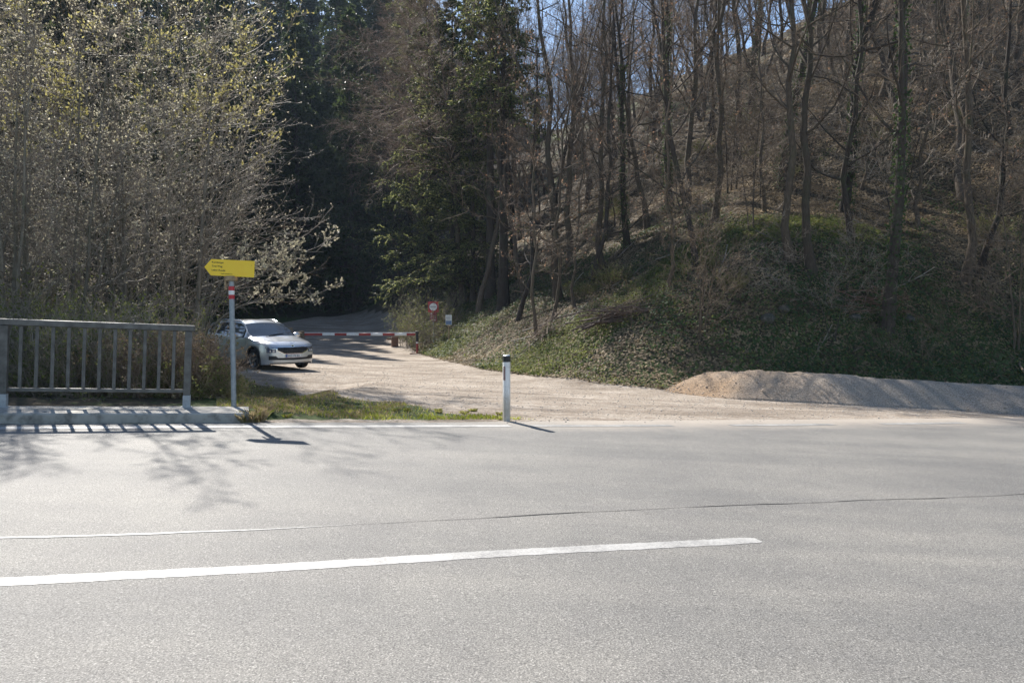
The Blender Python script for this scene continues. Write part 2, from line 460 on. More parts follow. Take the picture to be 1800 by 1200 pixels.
M['ivy'] = leafmat('ivy_leaf', (0.026, 0.056, 0.016), (0.10, 0.145, 0.045), 0.35, 0.62, 0.9)
M['herb'] = leafmat('spring_herb_leaf', (0.06, 0.09, 0.02), (0.27, 0.28, 0.085), 0.5, 0.75, 1.2)
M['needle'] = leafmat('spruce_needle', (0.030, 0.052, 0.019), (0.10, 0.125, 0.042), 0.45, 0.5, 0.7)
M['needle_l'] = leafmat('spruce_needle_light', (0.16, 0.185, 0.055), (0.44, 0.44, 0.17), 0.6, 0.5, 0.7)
M['grass'] = leafmat('grass_blade', (0.14, 0.18, 0.02), (0.38, 0.40, 0.06), 0.5, 0.5, 1.5)
M['straw'] = leafmat('dry_straw', (0.22, 0.16, 0.08), (0.50, 0.41, 0.24), 0.4, 0.6, 1.5)
M['rock'] = varied('rock_mossy', [(0.35, (0.03, 0.035, 0.02)), (0.5, (0.075, 0.07, 0.055)), (0.75, (0.16, 0.15, 0.13))], 3, 0.9, 0.8, 0.05, 8)

# ================================================================== SETTING
def axis(a, b, fine0, fine1, step, grow=1.09):
    c = list(np.arange(fine0, fine1, step))
    s = step; v = c[-1]
    while v < b: s *= grow; v += s; c.append(v)
    s = step; v = c[0]; pre = []
    while v > a: s *= grow; v -= s; pre.append(v)
    return np.array(pre[::-1] + c)

def poly_dist(X, Y, P):
    """signed distance, positive inside"""
    inside = np.zeros(X.shape, bool); dmin = np.full(X.shape, 1e9)
    n = len(P)
    for i in range(n):
        x0, y0 = P[i]; x1, y1 = P[(i + 1) % n]
        cond = ((y0 > Y) != (y1 > Y))
        xx = (x1 - x0) * (Y - y0) / ((y1 - y0) if y1 != y0 else 1e-9) + x0
        inside ^= cond & (X < xx)
        ex, ey = x1 - x0, y1 - y0
        t = np.clip(((X - x0) * ex + (Y - y0) * ey) / (ex * ex + ey * ey + 1e-12), 0, 1)
        d = np.hypot(X - x0 - t * ex, Y - y0 - t * ey)
        dmin = np.minimum(dmin, d)
    return np.where(inside, dmin, -dmin)

PIXG = [(450, 676), (405, 655), (385, 625), (430, 590), (500, 566), (560, 556), (640, 546), (690, 548), (700, 575), (718, 600),
        (738, 621), (850, 648), (950, 661), (1060, 673), (1170, 684)]
GP = [tuple(hit(*p)[:2]) for p in PIXG]
GP += [(9.0, 19.6), (40, 24)]
GP += [xy_of(42, 10.2), xy_of(3.7, 10.2)]
GP += [tuple(hit(*p)[:2]) for p in [(962, 740), (900, 736), (850, 731), (775, 725), (745, 716), (700, 707), (600, 698), (520, 688)]]

def gravel_d(x, y): return poly_dist(np.asarray(x, float), np.asarray(y, float), GP)

xs = axis(-150, 170, -13, 19, 0.24); ys = axis(-25, 220, 9.0, 40, 0.24)
XX, YY = np.meshgrid(xs, ys)
UU, VV = uv_of(XX, YY)
ZZ = G(XX, YY) - 0.06 * (1 - sm((VV - 10.30) / 0.3))
gd = gravel_d(XX, YY)
hh = hill_h(XX, YY)
nz = fbm(XX / 5, YY / 5, 4)
cov_r = np.clip(0.5 + gd * 1.6, 0, 1)
band = (VV > 9.5) & (VV < 11.1) & (UU > -1.0) & (UU < 60)
cov_r = np.maximum(cov_r, np.where((VV < 10.9) & (UU > -0.9), 0.62, 0))
cov_g = 0.62 - 0.06 * hh + 0.9 * nz
cov_g = np.where(hh < 0.6, 0.62 + 0.5 * nz, cov_g)
d2g = YY - 19.6 - 0.06 * XX
cov_g = np.where((hh > 0.5) & (d2g > crest_d(XX) - 0.6) & (d2g < crest_d(XX) + 3.2) & (XX < 13), 0.85, cov_g)
cov_g = np.where((XX < -5.0) & (YY < 17), 0.30 + nz, cov_g)
cov_g = np.where(YY > 60, 0.35 + nz, cov_g)
cov = np.zeros((XX.size, 4), np.float32); cov[:, 0] = cov_r.ravel(); cov[:, 1] = np.clip(cov_g, 0, 1).ravel(); cov[:, 3] = 1
nx, ny = len(xs), len(ys)
PV = np.stack([XX, YY, ZZ], -1).reshape(-1, 3)
ii = (np.arange(ny - 1)[:, None] * nx + np.arange(nx - 1)[None, :]).ravel()
FF = np.stack([ii, ii + 1, ii + nx + 1, ii + nx], 1)
fc = PV[FF].mean(1)
fh = hill_h(fc[:, 0], fc[:, 1]); fg = gravel_d(fc[:, 0], fc[:, 1])
region = np.where(fg > 0.2, 1, np.where(fh > 0.35, 2, 0))
region = np.where((fc[:, 1] > 84) & (fh < 0.35), 3, region)
for k, nm in enumerate(['ground', 'gravel_track', 'hillside', 'far_hill']):
    f = FF[region == k]
    used, inv = np.unique(f, return_inverse=True)
    me = mk_mesh(nm, PV[used], inv.reshape(-1, 4), [M['ground']], smooth=True)
    a = me.color_attributes.new('cover', 'FLOAT_COLOR', 'POINT')
    a.data.foreach_set('color', cov[used].ravel())
    tag(link(nm, me), kind='structure')

def strip(name, us, v0, v1, m, dz, zf=road_z, nv=1, kind='structure', jit=0.0):
    us = np.asarray(us, float); n = len(us)
    v0 = np.broadcast_to(v0, us.shape); v1 = np.broadcast_to(v1, us.shape)
    rows = []
    for j in range(nv + 1):
        v = v0 + (v1 - v0) * j / nv
        if j in (0, nv) and jit: v = v + jit * (RNG.random(n) - 0.5)
        x = DX * us + VX * v; y = DY * us + VY * v
        rows.append(np.stack([x, y, zf(x, y) + dz], -1))
    P = np.concatenate(rows)
    i = (np.arange(nv)[:, None] * n + np.arange(n - 1)[None]).ravel()
    F = np.stack([i, i + 1, i + n + 1, i + n], 1)
    me = mk_mesh(name, P, F, [m], smooth=True)
    return tag(link(name, me), kind=kind)

# road sheet with a slightly ragged edge
us = np.arange(-70, 70, 0.12)
edge = 10.52 + 0.10 * fbm(us / 1.3, us * 0 + 3, 4) + np.where(us > 3, 0.12, 0) * np.minimum((us - 3) / 4, 1)
strip('road', us, -16.0, edge, M['asphalt'], 0.0, nv=30)

# painted lines and the joint in the asphalt
def px_u(px, py):
    p = hit(px, py, road_z); return uv_of(p[0], p[1])
uL = -30.0
def line_v(pxs):
    r = [px_u(*p) for p in pxs]
    return np.array([a for a, b in r]), np.array([b for a, b in r])
eu, ev = line_v([(0, 752.6), (370, 750.6), (905, 748.6), (1060, 748.5), (1380, 747), (1620, 744.4), (1790, 741.8)])
def edge_v(u): return np.interp(u, eu, ev)
uA = px_u(905, 748.6)[0]
s_ = np.arange(-32, uA, 0.08)
strip('edge_line_marking', s_, edge_v(s_) - 0.10, edge_v(s_) + 0.10, M['paint'], 0.004, jit=0.012)
for a, b in (((935, 748.6), (1185, 748.4)), ((1285, 747.6), (1470, 746.6)), ((1550, 745.3), (1700, 743.6))):
    u0, u1 = px_u(*a)[0], px_u(*b)[0]
    s_ = np.arange(u0, u1, 0.08)
    strip('edge_line_marking', s_, edge_v(s_) - 0.09, edge_v(s_) + 0.09, M['paint_worn'], 0.004, jit=0.02)
cu, cv = line_v([(0, 1025), (450, 1000), (900, 972.5), (1340, 948.5)])
s_ = np.arange(-14, cu[-1], 0.05)
cvs = np.interp(s_, cu, cv)
tp = np.clip((cu[-1] - s_) / 0.05, 0.75, 1)
strip('centre_line_marking', s_, cvs - 0.068 * tp, cvs + 0.068 * tp, M['paint'], 0.002, jit=0.012)
ju, jv = line_v([(0, 945), (150, 942), (300, 937), (460, 931), (620, 921.5), (760, 914), (900, 908), (1060, 900), (1200, 892), (1340, 886.5), (1500, 881), (1640, 876.5), (1795, 868.5)])
s_ = np.arange(ju[0] - 6, ju[4], 0.03)
wv = np.interp(s_, ju, jv) + 0.02 * fbm(s_ * 3, s_ * 0, 4)
thk = (0.018 + 0.012 * fbm(s_ * 5, s_ * 0 + 9, 3)) * np.clip((ju[4] - s_) / 1.2, 0.1, 1)
strip('asphalt_joint', s_, wv - thk, wv + thk, M['sealant'], 0.003)
s_ = np.arange(ju[4] - 0.3, ju[-1] + 14, 0.03)
wv = np.interp(s_, ju, jv) + 0.07 * fbm(s_ * 1.3, s_ * 0, 5)
thk = np.clip(0.0055 + 0.016 * fbm(s_ * 3, s_ * 0 + 5, 4), 0.0022, 0.014) * np.clip((s_ - ju[4]) / 1.5 + 0.2, 0.2, 1)
strip('asphalt_crack', s_, wv - thk, wv + thk, M['crack'], 0.003)

# kerb of the little bridge ---------------------------------------------------
SL = Vector((DX, DY, -0.044)).normalized()
VXv = Vector((VX, VY, 0))
UPv = SL.cross(VXv).normalized()
if UPv.z < 0: UPv = -UPv
def frame(u, v, dz=0.0):
    x, y = xy_of(u, v)
    M4 = Matrix.Identity(4)
    M4.col[0][:3] = SL; M4.col[1][:3] = VXv; M4.col[2][:3] = UPv
    M4.translation = (x, y, float(road_z(x, y)) + dz)
    return M4
u_end = px_u(437, 742)[0]
vk = px_u(200, 743.5)[1]
F0 = frame(u_end, vk)
mb = MB()
# stepped kerb profile (v, w), long extrusion with subdivided length for chips
Lk = 12.0
prof = [(0.0, -0.10), (0.78, -0.10), (0.78, 0.125), (0.02, 0.125), (0.0, 0.105)]
nseg = 60
rings = []
rk = random.Random(3)
for i in range(nseg + 1):
    xk = -Lk + Lk * i / nseg
    ring = []
    for (a, b) in prof:
        j = 0.006 if b > 0 else 0
        ring.append(tuple(F0 @ Vector((xk, a + rk.uniform(-j, j) + (0.004 if i % 20 == 0 else 0), b + rk.uniform(-j, j) * 0.6))))
    rings.append(ring)
for r_ in rings: mb.v += r_
K = len(prof)
for i in range(nseg):
    for j in range(K):
        j2 = (j + 1) % K
        mb.f.append((i * K + j, (i + 1) * K + j, (i + 1) * K + j2, i * K + j2)); mb.m.append(0)
mb.f.append(tuple(range(K))); mb.m.append(0)
mb.f.append(tuple(reversed([nseg * K + j for j in range(K)]))); mb.m.append(0)
tag(mb.build('kerb', M['concrete']), kind='structure')
# sunken foot so nothing floats: dirt bank in front of kerb end is part of the ground sheet

# gravel heap beside the road ---------------------------------------------------
crest_px = [(1172, 684), (1205, 668), (1250, 655), (1300, 650.5), (1400, 654), (1500, 660), (1600, 667), (1700, 673), (1800, 679), (1960, 690), (2300, 716), (2620, 752)]
base_px = [(1165, 687), (1190, 691), (1240, 697), (1290, 702), (1390, 707), (1490, 712), (1590, 717), (1690, 722), (1800, 729), (1960, 738), (2300, 761), (2620, 786)]
rows = []
nU = 260
nU = 330; tt = np.linspace(0, len(crest_px) - 1, nU)
B = np.array([hit(*p) for p in base_px]); 
Cc = []
for (cp, b_) in zip(crest_px, B):
    i = len(Cc)
    back = [0.15, 0.55, 0.95, 1.15, 1.05, 1.0, 1.0, 1.0, 1.0, 1.0, 1.0, 0.3][i]
    Cc.append(at(cp[0], cp[1], b_[1] + back))
Cc = np.array(Cc)
Bi = np.stack([np.interp(tt, range(len(B)), B[:, k]) for k in range(3)], 1)
Ci = np.stack([np.interp(tt, range(len(B)), Cc[:, k]) for k in range(3)], 1)
ker = np.hanning(33); ker /= ker.sum()
for A_ in (Bi, Ci):
    for k in range(3): A_[:, k] = np.convolve(np.pad(A_[:, k], 16, mode='edge'), ker, mode='valid')
nV = 44
P = np.zeros((nU, nV + 1, 3))
for j in range(nV + 1):
    t = j / nV * 2          # 0..1 front, 1..2 back
    if t <= 1:
        q = Bi + (Ci - Bi) * t
        q = q.copy(); q[:, 2] = G(q[:, 0], q[:, 1]) + (Ci[:, 2] - G(Ci[:, 0], Ci[:, 1])) * (np.sin(t * math.pi / 2) ** 1.25)
    else:
        q = Ci + (Ci - Bi) * (t - 1) * 1.2
        q = q.copy(); q[:, 2] = G(q[:, 0], q[:, 1]) + (Ci[:, 2] - G(Ci[:, 0], Ci[:, 1])) * (np.cos((t - 1) * math.pi / 2) ** 1.3)
    env = math.sin(min(max(t / 2, 0), 1) * math.pi)
    rough = np.interp(tt, [0, 2, 3.8, 5.2, 5.8, 9], [0.5, 1, 2.1, 1.5, 0.6, 0.55])
    q[:, 2] += env * rough * (0.12 * fbm(q[:, 0] * 1.6, q[:, 1] * 1.6, 4) + 0.045 * fbm(q[:, 0] * 5, q[:, 1] * 5, 4))
    if j in (0, nV): q[:, 2] -= 0.08
    P[:, j] = q
i = (np.arange(nU - 1)[:, None] * (nV + 1) + np.arange(nV)[None]).ravel()
F = np.stack([i, i + nV + 1, i + nV + 2, i + 1], 1)
heap = link('gravel_heap', mk_mesh('gravel_heap', P.reshape(-1, 3), F, [M['heap']], smooth=True))
tag(heap, 'long low heap of grey and tan road gravel dumped between road edge and hillside', 'gravel heap')

# ================================================================== VEGETATION GENERATORS
def norm(v): return v / (np.linalg.norm(v, axis=-1, keepdims=True) + 1e-12)

def tubes(P, R, k):
    """P (B,n,3) R (B,n) -> verts, quads"""
    B_, n, _ = P.shape
    T = np.gradient(P, axis=1); T = norm(T)
    ref = np.zeros((B_, 1, 3)); ref[..., 0] = 0.31; ref[..., 1] = 0.77; ref[..., 2] = 0.11
    steep = np.abs(T[:, :1, :] @ norm(np.array([0.31, 0.77, 0.11]))[:, None])[..., 0:1] > 0.9
    ref = np.where(steep, np.array([0.9, -0.2, 0.3]), ref)
    u = norm(np.cross(T, ref)); v = np.cross(T, u)
    a = np.arange(k) * 2 * math.pi / k
    V = P[:, :, None, :] + R[:, :, None, None] * (np.cos(a)[None, None, :, None] * u[:, :, None, :] + np.sin(a)[None, None, :, None] * v[:, :, None, :])
    idx = np.arange(B_ * n * k).reshape(B_, n, k)
    A = idx[:, :-1]; Bn = idx[:, 1:]
    F = np.stack([A, Bn, np.roll(Bn, -1, 2), np.roll(A, -1, 2)], -1).reshape(-1, 4)
    return V.reshape(-1, 3), F

def grow(rng, P, R, n, t0, t1, ang, length, seg, up=0.1, wig=0.15, rr=0.5, tip=0.25, rmin=0.003, flat=0.0, bias=None, shape=0.6, abslen=None, droop=0.0):
    B_, m, _ = P.shape
    plen = np.linalg.norm(np.diff(P, axis=1), axis=2).sum(1)
    t = t0 + (t1 - t0) * ((np.arange(n)[None] + rng.random((B_, n))) / n)
    f = t * (m - 1); i0 = np.minimum(f.astype(int), m - 2); fr = (f - i0)[..., None]
    bi = np.arange(B_)[:, None]
    p = P[bi, i0] * (1 - fr) + P[bi, i0 + 1] * fr
    tan = norm(P[bi, i0 + 1] - P[bi, i0])
    r = R[bi, i0] * (1 - fr[..., 0]) + R[bi, i0 + 1] * fr[..., 0]
    az = (np.arange(n)[None] * 2.399 + rng.random((B_, 1)) * 6.28 + rng.normal(0, 0.5, (B_, n)))
    ref = np.where(np.abs(tan[..., 2:3]) > 0.92, np.array([1.0, 0, 0]), np.array([0, 0, 1.0]))
    e1 = norm(np.cross(tan, ref)); e2 = np.cross(tan, e1)
    c, s = np.cos(az)[..., None], np.sin(az)[..., None]
    s = s * (1 - flat)
    perp = norm(c * e1 + s * e2)
    a = np.radians(ang) * (1 + rng.normal(0, 0.22, (B_, n, 1)))
    d = np.cos(a) * tan + np.sin(a) * perp
    if bias is not None: d = norm(d + np.array(bias))
    base = plen[:, None] if abslen is None else abslen
    Ls = base * length * (1 - shape * t) * rng.uniform(0.65, 1.25, (B_, n))
    d = d.reshape(-1, 3); p = p.reshape(-1, 3); Ls = Ls.reshape(-1); r = r.reshape(-1)
    r0 = np.maximum(np.minimum(r * rr, Ls * 0.03), rmin)
    Q = [p]; cur = p; dirn = norm(d)
    for k in range(seg):
        cur = cur + dirn * (Ls / seg)[:, None]
        Q.append(cur)
        dirn = norm(dirn + np.array([0, 0, up - droop * (k + 1) / seg]) + rng.normal(0, wig, dirn.shape))
    Q = np.stack(Q, 1)
    Rr = r0[:, None] * np.linspace(1, tip, seg + 1)[None]
    Rr = np.maximum(Rr, rmin * 0.7)
    return Q, Rr

def trunk_path(rng, H, r0, lean=(0, 0), wig=0.02, seg=14, base=(0, 0, 0), top=0.12, flare=1.5, bend=0.0):
    z = np.linspace(0, 1, seg + 1)
    P = np.zeros((seg + 1, 3)); 
    P[:, 0] = base[0] + lean[0] * H * z ** (1 + bend); P[:, 1] = base[1] + lean[1] * H * z ** (1 + bend); P[:, 2] = base[2] + H * z
    w_ = np.cumsum(rng.normal(0, wig * H / seg, (seg + 1, 2)), 0); w_ -= w_[0]
    P[:, :2] += w_ * 1.6
    R = r0 * (1 - (1 - top) * z) * (1 + (flare - 1) * np.exp(-z * H / 0.35))
    P[0, 2] -= 0.45
    return P, R

def leaves(rng, pts, size, n_dir=None, aspect=0.5, sj=0.35, up=0.0):
    """random quads (diamonds) at pts"""
    n = len(pts)
    a = norm(rng.normal(0, 1, (n, 3)) + np.array([0, 0, up])) if n_dir is None else norm(n_dir + rng.normal(0, 0.35, (n, 3)))
    b = norm(np.cross(a, norm(rng.normal(0, 1, (n, 3)))))
    s = size * (1 + rng.uniform(-sj, sj, (n, 1)))
    P0 = pts; P2 = pts + a * s; mid = pts + a * s * 0.5
    P1 = mid + b * s * aspect * 0.5; P3 = mid - b * s * aspect * 0.5
    V = np.stack([P0, P1, P2, P3], 1).reshape(-1, 3)
    return V, np.arange(4 * n).reshape(n, 4)

def join(parts):
    Vs, Fs, Ms, o = [], [], [], 0
    for V, F, mi in parts:
        Vs.append(V); Fs.append(F + o); Ms.append(np.full(len(F), mi, np.int32)); o += len(V)
    return np.concatenate(Vs), np.concatenate(Fs), np.concatenate(Ms)

def samp(rng, P, n):
    """n random points on polylines P (B,m,3) with tangent"""
    B_, m, _ = P.shape
    b = rng.integers(0, B_, n); f = rng.random(n) * (m - 1); i = np.minimum(f.astype(int), m - 2); fr = (f - i)[:, None]
    return P[b, i] * (1 - fr) + P[b, i + 1] * fr, norm(P[b, i + 1] - P[b, i])

def forest_tree(seed, H, r0, lean=(0, 0), tmin=0.3, n1=26, l1=0.30, up1=0.12, ang1=60, n2=9, n3=8, n4=4, twig='twig', brk='bark_a',
                bias=None, fork=0, budn=0, budm='bud', dry=0, wig=0.02, droop=0.0, ivy=0, rt=0.0045, flat=0.3):
    rng = np.random.default_rng(seed)
    P, R = trunk_path(rng, H, r0, lean, wig)
    T = [(P[None], R[None])]
    for _ in range(fork):
        s = rng.integers(4, 7); a = rng.random() * 6.28
        n = 15 - s
        z = np.linspace(0, 1, n)
        Q = P[s] + (P[-1] - P[s]) * z[:, None] * rng.uniform(0.8, 1.0) + np.array([math.cos(a), math.sin(a), 0]) * (z ** 0.8)[:, None] * H * rng.uniform(0.08, 0.18)
        Q[:, :2] += np.cumsum(rng.normal(0, 0.06, (n, 2)), 0) * (z > 0)[:, None]
        T.append((Q[None], (R[s] * 0.62 * (1 - 0.85 * z))[None]))
    tr = []; l1s = []
    for (p, r) in T:
        V, F = tubes(p, r, 10); tr.append((V, F, 0))
        q, rq = grow(rng, p, r, n1 if len(T) == 1 else max(8, int(n1 * (0.7 if p is T[0][0] else 0.45))), tmin, 0.97, ang1, l1, 8, up=up1, wig=0.13, rr=0.42, shape=0.62,
                     abslen=H, bias=bias, rmin=0.008, droop=droop)
        l1s.append((q, rq))
        V, F = tubes(q, rq, 5); tr.append((V, F, 0))
    q1 = np.concatenate([a for a, b in l1s]); r1 = np.concatenate([b for a, b in l1s])
    q2, r2 = grow(rng, q1, r1, n2, 0.15, 0.97, 42, 0.42, 5, up=0.06, wig=0.16, rr=0.55, rmin=0.006, flat=flat, shape=0.45, droop=droop)
    q3, r3 = grow(rng, q2, r2, n3, 0.1, 0.97, 42, 0.45, 3, up=0.05, wig=0.18, rr=0.6, rmin=rt, flat=flat, shape=0.4, droop=droop)
    q4, r4 = grow(rng, q3, r3, n4, 0.1, 1.0, 40, 0.5, 2, up=0.05, wig=0.2, rr=0.7, rmin=rt * 0.8, shape=0.3)
    cr = []
    V, F = tubes(q2, r2, 4); cr.append((V, F, 0))
    V, F = tubes(q3, r3, 3); cr.append((V, F, 0))
    V, F = tubes(q4, r4, 3); cr.append((V, F, 0))
    mats = [M[twig]]
    if budn:
        pts, tn = samp(rng, q4, budn)
        V, F = leaves(rng, pts, 0.055, tn, 0.55); cr.append((V, F, 1)); mats.append(M[budm])
    if dry:
        pts, tn = samp(rng, q4, dry)
        V, F = leaves(rng, pts, 0.08, None, 0.55, up=-0.8); cr.append((V, F, len(mats))); mats.append(M['dryleaf_pink'])
    tm = [M[brk]]
    if ivy:
        k = rng.random(ivy) ** 1.3 * 0.55
        f = k * 14; i = f.astype(int); fr = (f - i)[:, None]
        c_ = P[i] * (1 - fr) + P[i + 1] * fr; rr_ = R[i]
        an = rng.random(ivy) * 6.28
        pts = c_ + np.stack([np.cos(an), np.sin(an), 0 * an], 1) * (rr_[:, None] + rng.random((ivy, 1)) * 0.12)
        V, F = leaves(rng, pts, 0.085, None, 0.9); cr.append((V, F, len(mats))); mats.append(M['ivy'])
    V, F, mi = join(tr); tme = mk_mesh('trunk', V, F, tm, mi, smooth=True)
    V, F, mi = join(cr); cme = mk_mesh('crown', V, F, mats, mi)
    return tme, cme

def clump_tree(seed, H, nst=6, spread=0.16, r0=0.06, n1=20, l1=0.24, up1=0.16, n2=9, n3=7, n4=3, budn=9000, budm='bud', twig='twig_pale', brk='bark_c',
               bias=None, base_r=0.35, top_cat=0, tmin=0.08, ang1=52, bsize=0.05):
    rng = np.random.default_rng(seed)
    Ps, Rs = [], []
    for i in range(nst):
        a = 6.28 * i / nst + rng.normal(0, 0.4); s = spread * rng.uniform(0.3, 1.2)
        h = H * rng.uniform(0.7, 1.05)
        P, R = trunk_path(rng, h, r0 * rng.uniform(0.7, 1.2), (math.cos(a) * s, math.sin(a) * s), 0.018, 14,
                          (math.cos(a) * base_r * rng.uniform(.3, 1), math.sin(a) * base_r * rng.uniform(.3, 1), 0), flare=1.25, bend=rng.uniform(0, .5))
        Ps.append(P); Rs.append(R)
    P = np.stack(Ps); R = np.stack(Rs)
    tr = []
    V, F = tubes(P, R, 8); tr.append((V, F, 0))
    q1, r1 = grow(rng, P, R, n1, tmin, 0.97, ang1, l1, 7, up=up1, wig=0.12, rr=0.45, shape=0.5, bias=bias, rmin=0.007)
    V, F = tubes(q1, r1, 4); tr.append((V, F, 0))
    q2, r2 = grow(rng, q1, r1, n2, 0.12, 0.97, 40, 0.42, 4, up=0.08, wig=0.16, rr=0.6, rmin=0.005, flat=0.3, shape=0.4)
    q3, r3 = grow(rng, q2, r2, n3, 0.1, 1.0, 40, 0.42, 3, up=0.08, wig=0.18, rr=0.65, rmin=0.0036, shape=0.35)
    cr = []
    V, F = tubes(q2, r2, 3); cr.append((V, F, 0))
    V, F = tubes(q3, r3, 3); cr.append((V, F, 0))
    last = q3
    if n4:
        q4, r4 = grow(rng, q3, r3, n4, 0.15, 1.0, 40, 0.5, 2, up=0.08, wig=0.2, rr=0.7, rmin=0.003, shape=0.3)
        V, F = tubes(q4, r4, 3); cr.append((V, F, 0)); last = q4
    pts, tn = samp(rng, last, budn)
    V, F = leaves(rng, pts, bsize, tn, 0.55); cr.append((V, F, 1))
    mats = [M[twig], M[budm]]
    if top_cat:
        zt = last[:, 0, 2]; hi = last[zt > np.quantile(zt, 0.55)]
        pts, tn = samp(rng, hi, top_cat)
        V, F = leaves(rng, pts, 0.085, tn * 0.6 + np.array([0, 0, 0.3]), 0.45); cr.append((V, F, 2)); mats.append(M['catkin'])
    V, F, mi = join(tr); tme = mk_mesh('trunk', V, F, [M[brk]], mi, smooth=True)
    V, F, mi = join(cr); cme = mk_mesh('crown', V, F, mats, mi)
    return tme, cme

def spruce(seed, H, r0, nb=110, reach=0.16, low=0.06, nside=16, nneed=10, mat_n='needle', nl=0.14, mat2=None, droop=0.35):
    rng = np.random.default_rng(seed)
    P, R = trunk_path(rng, H, r0, (0, 0), 0.004, 14, top=0.05)
    tr = [(*tubes(P[None], R[None], 9), 0)]
    q1, r1 = grow(rng, P[None], R[None], nb, low, 0.985, 88, reach, 7, up=0.10, wig=0.05, rr=0.3, shape=0.93, abslen=H, rmin=0.012, droop=droop)
    V, F = tubes(q1, r1, 4); tr.append((V, F, 0))
    q2, r2 = grow(rng, q1, r1, nside, 0.12, 1.0, 55, 0.30, 3, up=-0.16, wig=0.10, rr=0.5, rmin=0.006, flat=0.75, shape=0.55)
    cr = [(*tubes(q2, r2, 3), 0)]
    n = len(q2) * nneed
    pts, tn = samp(rng, q2, n)
    ln = np.full(n, nl)
    V, F = leaves(rng, pts, nl, tn * 0.9 + np.array([0, 0, -0.28]), 0.34)
    mi2 = 1
    cr.append((V, F, 1))
    mats = [M['twig'], M[mat_n]]
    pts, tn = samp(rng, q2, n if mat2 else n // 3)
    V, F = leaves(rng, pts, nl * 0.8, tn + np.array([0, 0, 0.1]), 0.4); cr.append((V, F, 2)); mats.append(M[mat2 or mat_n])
    V, F, mi = join(tr); tme = mk_mesh('trunk', V, F, [M['bark_b']], mi, smooth=True)
    V, F, mi = join(cr); cme = mk_mesh('crown', V, F, mats, mi)
    return tme, cme

def shrub(seed, H, n=40, spread=0.55, base_r=0.5, n2=5, n3=4, r=0.006, twig='twig', leaf='dryleaf', nleaf=1500, lsize=0.05, up=0.02, n1len=0.4):
    rng = np.random.default_rng(seed)
    Ps = []; 
    a = rng.random(n) * 6.28; rr = base_r * np.sqrt(rng.random(n)); b = np.stack([np.cos(a) * rr, np.sin(a) * rr, np.full(n, -0.12)], 1)
    d = norm(np.stack([np.cos(a) * spread * rng.random(n) * 1.6, np.sin(a) * spread * rng.random(n) * 1.6, np.ones(n)], 1) + rng.normal(0, 0.15, (n, 3)))
    hL = H * rng.uniform(0.5, 1.15, n); cur = b; Q = [cur]
    for k in range(7):
        cur = cur + d * (hL / 7)[:, None]; Q.append(cur)
        d = norm(d + rng.normal(0, 0.10, (n, 3)) + np.array([0, 0, up]))
    P = np.stack(Q, 1); R = (r * rng.uniform(0.7, 1.5, n))[:, None] * np.linspace(1, 0.35, 8)[None]
    cr = [(*tubes(P, R, 4), 0)]
    q2, r2 = grow(rng, P, R, n2, 0.2, 0.95, 38, n1len, 3, up=0.06, wig=0.15, rr=0.7, rmin=0.004, shape=0.4); cr.append((*tubes(q2, r2, 3), 0))
    q3, r3 = grow(rng, q2, r2, n3, 0.1, 1.0, 40, 0.45, 2, up=0.05, wig=0.15, rr=0.7, rmin=0.003, shape=0.3); cr.append((*tubes(q3, r3, 3), 0))
    if nleaf:
        pts, tn = samp(rng, q3, nleaf); V, F = leaves(rng, pts, lsize, None, 0.6); cr.append((V, F, 1))
    V, F, mi = join(cr)
    return mk_mesh('shrub', V, F, [M[twig], M[leaf]], mi)

def plant_tree(name, meshes, x, y, label, cat='tree', group=None, s=1.0, sz=None, rz=0.0, sink=0.0, tilt=(0, 0)):
    o = empty(name, (x, y, float(G(x, y)) - sink), rz, label=label, cat=cat, group=group)
    o.rotation_euler = (tilt[0], tilt[1], rz)
    o.scale = (s, s, sz if sz else s)
    link('trunk', meshes[0], o); link('crown', meshes[1], o)
    return o
def plant_px(name, meshes, px, py, label, **k):
    p = hit(px, py); return plant_tree(name, meshes, p[0], p[1], label, **k)

# ================================================================== BUILT THINGS
# ---- railing on the kerb
pr = at(330, 711, 10.55)
ur, vr = uv_of(pr[0], pr[1])
vr = vk + 0.66
Fr = frame(ur, vr, 0.125)
pl = at(12, 711, 9.75); ul, _ = uv_of(pl[0], pl[1])
bay = ur - ul
rail = empty('railing', Fr.translation, label='dark grey-green steel railing with flat vertical bars standing on the concrete kerb', cat='railing')
rail.matrix_world = Fr
Hh = 1.15
mb = MB(); mb.box((-2 * bay - 0.05, -0.035, Hh - 0.085), (0.075, 0.035, Hh), bev=0.008); mb.build('top_rail', M['steel_paint'], rail, smooth=True)
mb = MB(); mb.box((-2 * bay, -0.02, 0.205), (0.0, 0.02, 0.255), bev=0.005); mb.build('bottom_rail', M['steel_paint'], rail, smooth=True)
for i in range(3):
    x = -i * bay
    mb = MB(); mb.box((x - 0.045, -0.045, 0.0), (x + 0.045, 0.045, Hh - 0.086), bev=0.006)
    po = mb.build('post', M['steel_paint'], rail, smooth=True)
    mb = MB(); mb.box((x - 0.049, -0.049, 0.002), (x + 0.049, 0.049, 0.175), bev=0.006); mb.box((x - 0.075, -0.06, 0.0), (x + 0.075, 0.06, 0.012))
    mb.build('post_sleeve', M['steel_pale'], po, smooth=True)
for b in range(2):
    for i in range(11):
        x = -b * bay - bay * (i + 1) / 12
        mb = MB(); mb.box((x - 0.021, -0.012, 0.20), (x + 0.021, 0.012, Hh - 0.086), bev=0.003)
        mb.build('baluster', M['steel_paint'], rail, smooth=True)

